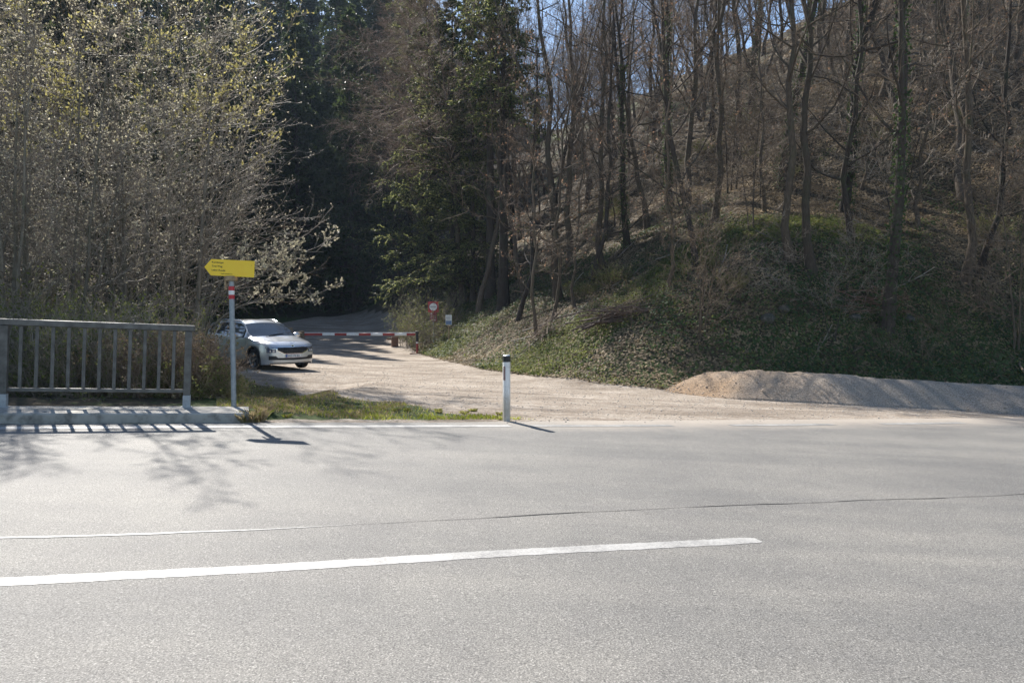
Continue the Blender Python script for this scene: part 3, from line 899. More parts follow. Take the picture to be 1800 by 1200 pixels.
# ---- lettering helper
def text(body, size, mtx, m, parent, name='lettering', ext=0.001, bold=False, xs=1.0):
    cu_ = bpy.data.curves.new(name, 'FONT'); cu_.body = body; cu_.size = size; cu_.extrude = ext
    cu_.offset = 0.004 * size * 5 if bold else 0
    cu_.resolution_u = 3
    cu_.materials.append(m)
    tmp = bpy.data.objects.new('tmp', cu_); C.objects.link(tmp)
    bpy.context.view_layer.update()
    me = bpy.data.meshes.new_from_object(tmp.evaluated_get(bpy.context.evaluated_depsgraph_get()))
    bpy.data.objects.remove(tmp, do_unlink=True)
    if not me.materials: me.materials.append(m)
    o = bpy.data.objects.new(name, me); C.objects.link(o); o.parent = parent
    o.matrix_local = mtx @ Matrix.Diagonal((xs, 1, 1, 1))
    return o
def flatmtx(x, y, z):
    """text plane facing -y (towards camera side) at local position"""
    return Matrix.Translation((x, y, z)) @ Matrix.Rotation(math.pi / 2, 4, 'X')

# ---- hiking sign post
ps = at(411, 712.5, 10.72)
gz = float(ps[2])
sgn = empty('signpost', (ps[0], ps[1], gz), math.atan2(ps[0], -ps[1]) * 0 - 0.02, label='yellow arrow hiking signboard pointing left on a round grey steel post', cat='signpost')
k = ps[1] / FPX
Ht = (712.5 - 460) * k
mb = MB(); mb.tube([(0, 0, -0.25), (0, 0, 0.6), (-0.008, 0, 1.2), (-0.012, 0, Ht)], 0.037, 18)
mb.build('pole', M['galv'], sgn, smooth=True)
zb = (712.5 - 525) * k
for i, c_ in enumerate(('red', 'white', 'red')):
    mb = MB(); h = 7.4 * k
    mb.tube([(-0.012, 0, zb + i * h), (-0.012, 0, zb + (i + 1) * h - 0.0015)], 0.041, 20); mb.build('trail_mark_band', M[c_], sgn, smooth=True)
slope = -0.048
bm_ = Matrix.Translation((0, -0.055, (712.5 - 471.5) * k)) @ Matrix.Rotation(-slope, 4, 'Y')
xl, xr = (363 - 408.5) * k, (450 - 408.5) * k
hb = 13.8 * k
xa = xl + 11.5 * k
out = [(xl, 0.0), (xa, -hb), (xr, -hb), (xr, hb), (xa, hb)]
board = empty('x', (0, 0, 0)); bpy.data.objects.remove(board)
mb = MB(); mb.prism([(a, b) for a, b in out], 1, -0.004, 0.004, bm_)
bo = mb.build('arrow_board', M['yellow'], sgn)
mb = MB()
n_ = len(out)
for i in range(n_):     # thin raised border
    a, b = Vector((out[i][0], 0, out[i][1])), Vector((out[(i + 1) % n_][0], 0, out[(i + 1) % n_][1]))
    mb.tube([bm_ @ a, bm_ @ b], 0.0045, 6)
mb.build('board_edge', M['yellow'], bo, smooth=True)
for body, px_, py_, sz_ in (('Kumberger', 375.5, 464.0, 0.038), ('Trail Weg', 375.5, 470.7, 0.038), ('Leber-Runde', 375.5, 477.6, 0.038)):
    text(body, sz_, bm_ @ flatmtx((px_ - 408.5) * k, -0.0055, (471.5 - py_) * k), M['black'], bo)
text('Weg Nr. 745 Alpenverein', 0.016, bm_ @ flatmtx((392 - 408.5) * k, -0.0055, (471.5 - 482.5) * k), M['black'], bo)
text('1', 0.02, bm_ @ flatmtx((444.5 - 408.5) * k, -0.0055, (471.5 - 466) * k), M['black'], bo)
mb = MB(); mb.box((-0.06, -0.075, -0.02), (0.07, 0.045, 0.05), Matrix.Translation((-0.01, 0.0, (712.5 - 491) * k)), bev=0.004)
mb.build('clamp_block', M['wood'], sgn, smooth=True)
mb = MB(); mb.box((-0.012, -0.03, (712.5 - 509) * k), (0.012, -0.012, (712.5 - 486) * k), Matrix.Translation(((398.3 - 408.5) * k, -0.02, 0))); mb.build('wooden_strip', M['wood'], sgn)

# ---- roadside delineator post
pd = hit(890.5, 739.5)
kd = pd[1] / FPX
dl = empty('delineator_post', (pd[0], pd[1], float(G(pd[0], pd[1]))), 0.05, label='white roadside marker post with a black cap band at the verge', cat='marker post')
Hd = 116.5 * kd
def dprof(s=1.0, w=0.060, d=0.058):
    return [(-w * s, d * 0.55 * s), (-w * s * 0.75, -d * 0.5 * s), (-w * 0.2 * s, -d * s), (w * 0.2 * s, -d * s), (w * s * 0.75, -d * 0.5 * s), (w * s, d * 0.55 * s), (0.6 * w * s, d * 0.8 * s), (-0.6 * w * s, d * 0.8 * s)]
def dseg(z0, z1, s0, s1, name, m, sh=0.0):
    mb = MB(); p0, p1 = dprof(s0), dprof(s1)
    n0 = len(p0)
    mb.v = [(a, b, z0) for a, b in p0] + [(a, b + sh, z1) for a, b in p1]
    for i in range(n0):
        j = (i + 1) % n0; mb.f.append((i, j, n0 + j, n0 + i)); mb.m.append(0)
    mb.f.append(tuple(range(n0))); mb.f.append(tuple(range(n0, 2 * n0))); mb.m += [0, 0]
    return mb.build(name, m, dl, smooth=False)
dseg(-0.2, Hd * 0.893, 1.0, 0.98, 'post_body', M['plastic'])
dseg(Hd * 0.894, Hd * 0.985, 1.03, 1.02, 'black_band', M['black'])
dseg(Hd * 0.9855, Hd, 0.98, 0.80, 'post_cap', M['plastic'], 0.01)
mb = MB(); mb.box((-0.052, -0.056, Hd * 0.62), (-0.026, -0.040, Hd * 0.83), Matrix.Rotation(0.0, 4, 'Z'), bev=0.003); mb.build('reflector', M['reflector'], dl)

# ---- barrier
pg = hit(733.5, 621.5)
Yg = pg[1]; kg = Yg / FPX
gz = float(G(pg[0], pg[1]))
bar = empty('barrier_gate', (pg[0], pg[1], gz), 0, label='red and white striped swing barrier pole across the forest track', cat='barrier')
Hg = (621.5 - 583) * kg
mb = MB(); mb.tube([(0, 0, -0.3), (0, 0, Hg * 0.56)], 0.055, 14); p1 = mb.build('post', M['barrier_red'], bar, smooth=True)
mb = MB(); mb.tube([(0, 0, Hg * 0.561), (0, 0, Hg * 1.02)], 0.065, 14); mb.box((-0.075, -0.075, Hg * 0.93), (0.075, 0.075, Hg * 1.03), bev=0.01)
mb.build('latch_head', M['black'], bar, smooth=True)
mb = MB(); mb.tube([(0, 0, Hg * 0.47), (0, 0, Hg * 0.535)], 0.060, 14); mb.build('white_ring', M['white'], bar, smooth=True)
mb = MB(); mb.box((-0.35, -0.13, -0.02), (0.35, 0.13, 0.03), bev=0.01); mb.build('base_plate', M['rustred'], bar)
zb = (621.5 - 587.5) * kg
# stripe boundaries (pixels) from right to left
st = [730, 715, 694, 673, 652, 631, 609.5, 588.5, 567, 530, 512, 470]
cols = ['barrier_red', 'white', 'barrier_red', 'white', 'barrier_red', 'white', 'barrier_red', 'white', 'barrier_red', 'barrier_red', 'barrier_red']
for i in range(len(st) - 1):
    xa, xb = (st[i + 1] - 733.5) * kg, (st[i] - 733.5) * kg
    r0_ = 0.062 if i < 9 else 0.10
    mb = MB(); mb.box((xa + 0.001, -r0_ * 0.7, zb - r0_), (xb, r0_ * 0.7, zb + r0_ * (1.0)), bev=0.012)
    mb.build('boom_stripe', M[cols[i]], bar, smooth=True)
# reflective white strip along top of the boom
mb = MB(); mb.box(((524 - 733.5) * kg, -0.04, zb + 0.063), ((731 - 733.5) * kg, 0.04, zb + 0.092), bev=0.006); mb.build('boom_top_strip', M['white'], bar)
mb = MB(); xg = (478 - 733.5) * kg; mb.tube([(xg, 0.0, -0.5), (xg, 0, zb + 0.25)], 0.08, 14); mb.build('pivot_post', M['red'], bar, smooth=True)
mb = MB(); mb.box((xg - 0.9, -0.16, zb - 0.22), (xg - 0.25, 0.16, zb + 0.16), bev=0.02); mb.build('counterweight', M['rustred'], bar)
# support stump of the old gate
p = hit(694, 609)
st_o = empty('wooden_stub_post', (p[0], p[1], float(G(p[0], p[1]))), 0.2, label='short brown square wooden stub beside the track just left of the barrier post', cat='wooden stub')
mb = MB(); mb.box((-0.19, -0.16, -0.2), (0.19, 0.16, 0.55), bev=0.03); mb.build('stub', M['rustred'], st_o)
mb = MB(); mb.box((-0.46, -0.03, 0.38), (-0.195, 0.03, 0.46), bev=0.01); mb.build('stub_arm', M['rustred'], st_o)

# ---- no vehicles sign with plates
p = at(762, 608, 38.0); gz = float(G(p[0], p[1])); ks = 38.0 / FPX
sg = empty('traffic_sign', (p[0], p[1], gz), 0.0, label='round white prohibition sign with a red border above two dark red plates', cat='traffic sign')
def zz(py): return at(762, py, 38.0)[2] - gz
mb = MB(); mb.tube([(0.0, 0, -0.3), (0, 0, zz(531))], 0.03, 10); mb.build('pole', M['galv'], sg, smooth=True)
cz_, rad = zz(539.3), 8.2 * ks
mb = MB(); mb.box((-9.2 * ks, -0.045, zz(548.5)), (9.2 * ks, -0.033, zz(530)), bev=0.004); mb.build('back_plate', M['red'], sg)
def disc(r, y0, y1, name, m, par):
    mb = MB(); mb.prism([(r * math.cos(t * math.pi / 20), cz_ + r * math.sin(t * math.pi / 20)) for t in range(40)], 1, y0, y1); return mb.build(name, m, par)
d1 = disc(rad, -0.058, -0.046, 'red_border', M['darkred'], sg)
d2 = disc(rad * 0.80, -0.064, -0.0585, 'white_disc', M['white'], sg)
mb = MB(); mb.box((-rad * 0.62, -0.068, cz_ - 0.02), (rad * 0.62, -0.0645, cz_ + 0.02)); mb.build('grey_line', M['grey_print'], d2)
mb = MB(); mb.box((-6.0 * ks, -0.05, zz(553.8)), (6.0 * ks, -0.035, zz(548.9)), bev=0.003); q = mb.build('upper_plate', M['darkred'], sg)
mb = MB(); mb.prism([(-4.6 * ks, zz(553)), (-4.6 * ks, zz(549.6)), (-1.2 * ks, zz(551.6))], 1, -0.054, -0.051); mb.build('arrow_mark', M['white'], q)
mb = MB(); mb.box((-6.0 * ks, -0.05, zz(564.5)), (6.0 * ks, -0.035, zz(554.2)), bev=0.003); q = mb.build('lower_plate', M['darkred'], sg)
mb = MB()
for sx_ in (-1, 1):
    c0 = Vector((sx_ * 2.6 * ks, -0.053, zz(557.5)))
    pts = [c0 + Vector((math.cos(a) * 1.5 * ks * -sx_ * -1, 0, math.sin(a) * 2.2 * ks)) for a in np.linspace(-1.2, 1.6, 8)]
    mb.tube(pts, 0.012, 5)
mb.build('pictogram', M['white'], q)
mb = MB(); mb.box((-4.5 * ks, -0.054, zz(563)), (4.5 * ks, -0.051, zz(562.1))); mb.build('text_line', M['white'], q)

# ---- notice board
p = at(789, 592, 36.0); gz = float(G(p[0], p[1])); kn = 36.0 / FPX
nb_ = empty('notice_board', (p[0], p[1], gz), 0.0, label='small white and blue notice plate on a short post at the slope foot', cat='notice board')
def zn(py): return at(789, py, 36.0)[2] - gz
mb = MB(); mb.tube([(0.02, 0.02, -0.3), (0.0, 0.02, zn(570))], 0.035, 8); mb.build('post', M['wood'], nb_, smooth=True)
RT = Matrix.Rotation(0.03, 4, 'Y')
mb = MB(); mb.box((-5.6 * kn, -0.05, zn(571)), (5.6 * kn, -0.02, zn(553.5)), bev=0.005); q = mb.build('panel', M['white'], nb_)
mb = MB(); mb.box((-5.0 * kn, -0.056, zn(570.3)), (5.0 * kn, -0.051, zn(563.5))); mb.build('blue_field', M['blue_print'], q)
mb = MB()
for i in range(4): mb.box((-4.2 * kn, -0.055, zn(556.5 + i * 1.7)), ((3.6 - i % 2) * kn, -0.0515, zn(556.0 + i * 1.7)))
mb.build('text_lines', M['grey_print'], q)

# ---- parked car -------------------------------------------------------------
M['car_paint'] = mat('car_silver', (0.62, 0.64, 0.66), 0.28, 0.55, coat=1.0)
M['car_glass'] = mat('car_glass', (0.018, 0.022, 0.022), 0.03, 0.0, spec=0.9, coat=0.6)
M['car_black'] = mat('car_black_plastic', (0.018, 0.018, 0.02), 0.5)
M['tyre'] = mat('tyre_rubber', (0.018, 0.018, 0.018), 0.85)
M['alloy'] = mat('alloy_rim', (0.42, 0.42, 0.43), 0.3, 0.9)
M['chrome'] = mat('chrome', (0.75, 0.76, 0.78), 0.12, 1.0)
M['lamp'] = mat('headlamp_glass', (0.10, 0.13, 0.20), 0.06, 0.3, spec=1.0, coat=1.0)
M['lamp_in'] = mat('headlamp_inner', (0.7, 0.75, 0.85), 0.2, 0.7)
M['amber'] = mat('amber_lens', (0.6, 0.22, 0.03), 0.2)
M['redlens'] = mat('red_lens', (0.35, 0.01, 0.01), 0.2)
M['seat'] = mat('seat_fabric', (0.04, 0.04, 0.045), 0.9)

def ip(x, xs_, ys_): return float(np.interp(x, xs_, ys_))
XWF, XWR, RW = 1.32, -1.33, 0.335
def halfw(x):
    return ip(x, [-2.14, -2.12, -2.02, -1.8, -1.2, 0, 1.2, 1.75, 1.95, 2.05, 2.11, 2.14], [0.60, 0.74, 0.84, 0.885, 0.895, 0.895, 0.895, 0.87, 0.80, 0.70, 0.50, 0.36])
def sh_z(x):   # shoulder line
    return ip(x, [-2.14, -1.9, -1.0, 0.2, 1.0, 1.7, 2.0, 2.14], [0.90, 0.955, 0.955, 0.93, 0.90, 0.83, 0.75, 0.66])
def top_z(x):  # centre line: bonnet, screen, roof, tailgate
    return ip(x, [-2.14, -2.10, -1.98, -1.82, -1.55, -1.0, -0.4, 0.1, 0.38, 0.70, 1.02, 1.10, 1.5, 1.85, 2.02, 2.10, 2.14],
              [0.92, 1.02, 1.22, 1.41, 1.475, 1.515, 1.53, 1.515, 1.44, 1.24, 1.035, 1.005, 0.965, 0.89, 0.82, 0.755, 0.67])
def belt_z(x): return ip(x, [-2.14, -1.9, -1.3, 0.2, 0.95, 1.10, 2.14], [0.93, 1.09, 1.055, 1.00, 0.985, 0.98, 0.68])
def bot_z(x):
    z = ip(x, [-2.14, -2.0, -1.8, 1.8, 2.02, 2.14], [0.36, 0.26, 0.20, 0.20, 0.22, 0.26])
    for xw in (XWF, XWR):
        d = abs(x - xw)
        if d < 0.395: z = max(z, 0.335 + math.sqrt(0.395 ** 2 - d * d) * 0.98)
    return z
st_x = sorted(set([round(v, 3) for v in list(np.linspace(-2.14, 2.14, 60)) + [XWF + 0.395 * math.cos(a) for a in np.linspace(0, math.pi, 17)] + [XWR + 0.395 * math.cos(a) for a in np.linspace(0, math.pi, 17)] + [1.10, 1.02, 0.38, 2.10, 2.125, -2.12, -1.82, -0.42, -0.34]]))
st_x = [v for i, v in enumerate(st_x) if i == 0 or v - st_x[i - 1] > 0.006]
NP = 14
def prof_at(x):
    w_ = halfw(x); zb_, zs, zt, zl = bot_z(x), sh_z(x), top_z(x), belt_z(x)
    zs = min(zs, zt - 0.03); zl = min(max(zl, zs + 0.02), zt - 0.01)
    gh = sm(np.array((zt - zl - 0.06) / 0.25)).item()      # 1 where there is a greenhouse
    pts = []
    for f, wf in ((0, 0.955), (0.16, 0.985), (0.35, 0.998), (0.6, 1.0), (0.82, 0.985), (1.0, 0.975)):
        pts.append((w_ * wf, zb_ + (zs - zb_) * f))
    pts.append((w_ * 0.955, zl - 0.012 * gh))             # 6 belt
    # greenhouse side: 7 near roof rail, tumblehome
    wr = w_ * (0.955 - 0.24 * gh * min(1, (zt - zl) / 0.52)) 
    top_side = zl + (zt - zl) * (0.80 if gh > 0.01 else 0.35)
    wb = w_ * 0.80 if gh < 0.5 else wr
    wr2 = wr * gh + (w_ * 0.86) * (1 - gh)
    pts.append((w_ * 0.945 * gh + w_ * 0.90 * (1 - gh), zl + 0.004 + (zt - zl) * 0.3 * (1 - gh)))   # 7 bottom of glass
    pts.append((wr2 + 0.0, top_side * gh + (1 - gh) * (zl + (zt - zl) * 0.55)))                    # 8 top of glass
    pts.append((wr2 * 0.955, (zl + (zt - zl) * 0.90) * gh + (1 - gh) * (zl + (zt - zl) * 0.72)))   # 9 roof edge
    for f in (0.78, 0.5, 0.25, 0.0):
        rise = (1 - f ** 2.2)
        z9 = pts[9][1] if len(pts) > 9 else zt
        pts.append((wr2 * 0.955 * f, z9 + (zt - z9) * rise))
    return pts
car_grid = [prof_at(x) for x in st_x]
nP = len(car_grid[0])
verts = []; side_idx = {}
for s in (-1, 1):
    for i, x in enumerate(st_x):
        for j, (y, z) in enumerate(car_grid[i]):
            side_idx[(s, i, j)] = len(verts); verts.append((x, s * y, z))
body_f, glass = [], {'windscreen': [], 'rear_window': [], 'side_window_a': [], 'side_window_b': [], 'side_window_c': []}
def gsel(i, j):
    x0, x1 = st_x[i], st_x[i + 1]; xm = (x0 + x1) / 2
    if j >= 8 and 0.38 <= xm <= 1.03 and j >= 9: return 'windscreen'
    if j >= 9 and -2.06 <= xm <= -1.84: return 'rear_window'
    if j == 7:
        zt = top_z(xm)
        if -0.34 < xm < 0.72: return 'side_window_a'
        if -1.22 < xm < -0.42: return 'side_window_b'
        if -1.74 < xm < -1.29: return 'side_window_c'
    return None
sides = {}
for s in (-1, 1):
    for i in range(len(st_x) - 1):
        for j in range(nP - 1):
            a, b, c_, d = side_idx[(s, i, j)], side_idx[(s, i + 1, j)], side_idx[(s, i + 1, j + 1)], side_idx[(s, i, j + 1)]
            f = (a, b, c_, d) if s < 0 else (d, c_, b, a)
            g = gsel(i, j)
            if g is None: body_f.append(f)
            else: sides.setdefault((g, s if g.startswith('side') else 0), []).append(f)
# close nose and tail, and floor
for i in (0, len(st_x) - 1):
    ring = [side_idx[(-1, i, j)] for j in range(nP)] + [side_idx[(1, i, j)] for j in range(nP - 2, -1, -1)]
    body_f.append(tuple(ring))
pcar = hit(507, 652)
CAR_A = R_(47)      # heading: bonnet towards the camera and to the right
hx, hy = math.sin(CAR_A), -math.cos(CAR_A)
fx_, fy_ = at(511, 640, 22.7)[:2]
cx_, cy_ = fx_ - hx * 2.0, fy_ - hy * 2.0
zcar = float(np.mean([G(cx_ + hx * a - hy * b, cy_ + hy * a + hx * b) for a in (1.32, -1.33) for b in (-.7, .7)]))
gf = float(G(cx_ + hx * 1.32, cy_ + hy * 1.32)); gr = float(G(cx_ - hx * 1.33, cy_ - hy * 1.33))
car = empty('parked_car', (cx_, cy_, zcar), math.atan2(hy, hx), label='silver compact SUV parked facing the road on the gravel beside the bushes', cat='car')
car.rotation_euler = (0, -math.atan2(gf - gr, 2.65), math.atan2(hy, hx))
def submesh(name, faces, m, parent=car, smooth=True, off=0.0):
    used = sorted({i for f in faces for i in f}); mp_ = {u: i for i, u in enumerate(used)}
    me = bpy.data.meshes.new(name); me.from_pydata([verts[u] for u in used], [], [tuple(mp_[i] for i in f) for f in faces])
    me.materials.append(m)
    import bmesh
    bm = bmesh.new(); bm.from_mesh(me)
    bmesh.ops.remove_doubles(bm, verts=bm.verts[:], dist=0.0005)
    bmesh.ops.recalc_face_normals(bm, faces=bm.faces[:])
    bm.to_mesh(me); bm.free()
    if smooth:
        me.polygons.foreach_set('use_smooth', [True] * len(me.polygons)); me.set_sharp_from_angle(angle=R_(32))
    o = link(name, me, parent)
    return o
bodyo = submesh('body', body_f, M['car_paint'])
for (g, s), f in sides.items():
    submesh({'windscreen': 'windscreen', 'rear_window': 'rear_window'}.get(g, 'side_window'), f, M['car_glass'])
# dark inner wheel houses and floor
mb = MB(); mb.box((-1.95, -0.70, 0.24), (1.95, 0.70, 0.66), bev=0.03); mb.build('underbody', M['car_black'], car)
# sill and arch cladding
for s in (-1, 1):
    mb = MB(); mb.box((-0.93, s * 0.885 - 0.018, 0.175), (0.92, s * 0.885 + 0.018, 0.315), bev=0.012); mb.build('sill_trim', M['car_black'], car, smooth=True)
    for xw in (XWF, XWR):
        pts = [(xw + 0.407 * math.cos(a), s * (halfw(xw + 0.407 * math.cos(a)) * 0.985), 0.335 + 0.405 * math.sin(a)) for a in np.linspace(-0.28, math.pi + 0.28, 20)]
        mb = MB(); mb.tube(pts, 0.027, 6); mb.build('wheel_arch_trim', M['car_black'], car, smooth=True)
# wheels
def wheel():
    mb = MB(); rings = []
    prf = [(0.215, -0.10), (0.30, -0.105), (0.325, -0.085), (RW, -0.05), (RW, 0.05), (0.325, 0.085), (0.30, 0.105), (0.215, 0.10)]
    n = 32
    for i in range(n):
        a = 2 * math.pi * i / n
        for (r, t) in prf: mb.v.append((r * math.cos(a), t, r * math.sin(a)))
    k_ = len(prf)
    for i in range(n):
        for j in range(k_):
            mb.f.append((i * k_ + j, i * k_ + (j + 1) % k_, ((i + 1) % n) * k_ + (j + 1) % k_, ((i + 1) % n) * k_ + j)); mb.m.append(0)
    t = mb.build('wheel', M['tyre'], car, smooth=True)
    mb = MB()
    # rim ring + spokes, outer face at -y
    mb2 = []
    for i in range(n):
        a = 2 * math.pi * i / n
        for (r, tt_) in ((0.226, -0.104), (0.226, 0.06), (0.200, 0.05), (0.203, -0.088)): mb.v.append((r * math.cos(a), tt_, r * math.sin(a)))
    for i in range(n):
        for j in range(4):
            mb.f.append((i * 4 + j, i * 4 + (j + 1) % 4, ((i + 1) % n) * 4 + (j + 1) % 4, ((i + 1) % n) * 4 + j)); mb.m.append(0)
    for q_ in range(5):
        for da in (-0.13, 0.13):
            a = 2 * math.pi * q_ / 5 + 0.3
            Mr = Matrix.Rotation(-(a + da * 0.6), 4, 'Y')
            mb.box((0.03, -0.098, -0.013), (0.212, -0.066, 0.013), Mr, bev=0.004)
    mb.tube([(0, -0.10, 0), (0, -0.04, 0)], 0.055, 12)
    rim = mb.build('rim', M['alloy'], t, smooth=True)
    mb = MB(); mb.tube([(0, -0.05, 0), (0, -0.045, 0)], 0.2, 24); mb.build('brake_disc', M['car_black'], t)
    return t
w0 = wheel(); wheels = [w0]
for k_ in range(3):
    o = w0.copy(); C.objects.link(o); o.parent = car; wheels.append(o)
    for ch in [c_ for c_ in w0.children]:
        d_ = ch.copy(); C.objects.link(d_); d_.parent = o
for o, (xw, s) in zip(wheels, ((XWF, -1), (XWR, -1), (XWF, 1), (XWR, 1))):
    o.location = (xw, s * 0.775, RW); o.rotation_euler = (0, 0, (0 if s < 0 else math.pi) + (0.0))
# front face patches: find x of the skin for (y, z)
def skin_x(y, z):
    y = abs(y); best = 2.14
    for i in range(len(st_x) - 1, len(st_x) - 26, -1):
        pr_ = car_grid[i]; zt = pr_[-1][1]
        # half width at this height
        zz_ = [q[1] for q in pr_]; yy_ = [q[0] for q in pr_]
        wz = float(np.interp(z, zz_, yy_)) if z <= zz_[-1] else 0
        if wz >= y and z <= zt: 
            if i == len(st_x) - 1: return st_x[i]
            pr2 = car_grid[i + 1]; w2 = float(np.interp(z, [q[1] for q in pr2], [q[0] for q in pr2])) if z <= pr2[-1][1] else 0
            t = (wz - y) / max(wz - w2, 1e-6); return st_x[i] + (st_x[i + 1] - st_x[i]) * min(max(t, 0), 1)
    return st_x[-26]
def patch(name, outline, m, parent, off=0.012, ny=14, depth=0.03):
    """outline: function y-> (z0, z1) over [y0,y1]"""
    y0, y1, fz = outline
    mb = MB(); rows = []
    for i in range(ny + 1):
        y = y0 + (y1 - y0) * i / ny; za, zb_ = fz(y); row = []
        for j in range(5):
            z = za + (zb_ - za) * j / 4
            row.append((skin_x(y, z) + off, y, z))
        rows.append(row)
    for row in rows: mb.v += row
    for i in range(ny):
        for j in range(4): mb.f.append((i * 5 + j, (i + 1) * 5 + j, (i + 1) * 5 + j + 1, i * 5 + j + 1)); mb.m.append(0)
    n = len(mb.v); mb.v += [(x - depth, y, z) for x, y, z in mb.v]
    for i in range(ny):
        for (j) in (0, 4): mb.f.append((i * 5 + j, (i + 1) * 5 + j, n + (i + 1) * 5 + j, n + i * 5 + j)); mb.m.append(0)
    for i in (0, ny):
        for j in range(4): mb.f.append((i * 5 + j, i * 5 + j + 1, n + i * 5 + j + 1, n + i * 5 + j)); mb.m.append(0)
    return mb.build(name, m, parent, smooth=True)
gz0, gz1 = 0.535, 0.735
fr_ = lambda y: (gz0 - 0.012 + 0.10 * max(0, abs(y) - 0.30) / 0.22 , gz1 + 0.012)
gi = lambda y: (gz0 + 0.008 + 0.10 * max(0, abs(y) - 0.29) / 0.22, gz1 - 0.006)
patch('grille_frame', (-0.54, 0.54, fr_), M['chrome'], car, 0.010)
grl = patch('grille', (-0.51, 0.51, gi), M['car_black'], car, 0.016)
mb = MB()
for i in range(17):
    y = -0.46 + 0.92 * i / 16; za, zb_ = gi(y)
    mb.box((skin_x(y, (za + zb_) / 2) + 0.0, y - 0.006, za + 0.012), (skin_x(y, (za + zb_) / 2) + 0.024, y + 0.006, zb_ - 0.01))
mb.build('grille_bars', M['tyre'], grl)
for s in (-1, 1):
    a, b = (0.55, 0.79)
    fz = lambda y: (0.572, 0.672 + 0.03 * (abs(y) - 0.55) / 0.24)
    hl = patch('headlight', ((a if s > 0 else -b), (b if s > 0 else -a), fz), M['lamp'], car, 0.012)
    mb = MB()
    for yy in (0.61, 0.70): 
        xx = skin_x(yy, 0.62) + 0.012
        mb.tube([(xx - 0.02, s * yy, 0.62), (xx + 0.004, s * yy, 0.62)], 0.024, 12)
    mb.build('lamp_lens', M['lamp_in'], hl, smooth=True)
    fz2 = lambda y: (0.695 + 0.015 * (abs(y) - 0.5), 0.722 + 0.03 * (abs(y) - 0.5) / 0.3)
    patch('daytime_lamp', ((0.52 if s > 0 else -0.80), (0.80 if s > 0 else -0.52), fz2), M['lamp'], car, 0.012)
lo = lambda y: (0.335 + 0.03 * abs(y), 0.455 + 0.02 * abs(y) / 0.7 - (0.05 if abs(y) < 0.50 else 0.0))
patch('lower_intake', (-0.74, 0.74, lo), M['car_black'], car, 0.012, 24)
lp = lambda y: (0.275, 0.305)
patch('bumper_strip', (-0.60, 0.60, lp), M['alloy'], car, 0.016, 16)
lv = lambda y: (0.225, 0.262)
patch('lower_lip', (-0.70, 0.70, lv), M['car_black'], car, 0.010, 16)
# number plate
xpl = skin_x(0.0, 0.47) + 0.03
mb = MB(); mb.box((xpl - 0.02, -0.26, 0.42), (xpl, 0.26, 0.53), bev=0.004); plate = mb.build('number_plate', M['white'], car)
mb = MB()
for z in (0.4215, 0.524): mb.box((xpl, -0.255, z), (xpl + 0.002, 0.255, z + 0.006))
mb.build('plate_stripes', M['red'], plate)
mb = MB(); mb.box((xpl, -0.252, 0.43), (xpl + 0.0025, -0.215, 0.522)); mb.build('plate_blue_band', mat('plate_blue', (0.02, 0.06, 0.35), 0.5), plate)
tm = Matrix.Translation((xpl + 0.0015, -0.20, 0.443)) @ Matrix.Rotation(math.pi / 2, 4, 'Z') @ Matrix.Rotation(math.pi / 2, 4, 'X')
text('WZ 170 BU', 0.088, tm, M['black'], plate, 'plate_lettering', 0.0008, xs=0.92)
# badge
mb = MB(); xb = skin_x(0, 0.765) + 0.012; mb.tube([(xb - 0.03, 0, 0.765), (xb + 0.008, 0, 0.768)], 0.042, 20); bd_ = mb.build('badge', M['chrome'], car, smooth=True)
mb = MB(); mb.tube([(xb + 0.008, 0, 0.768), (xb + 0.011, 0, 0.768)], 0.033, 18); mb.tube([(xb + 0.011, -0.02, 0.758), (xb + 0.013, 0.0, 0.778), (xb + 0.011, 0.022, 0.762)], 0.004, 5)
mb.build('badge_centre', M['car_black'], bd_)
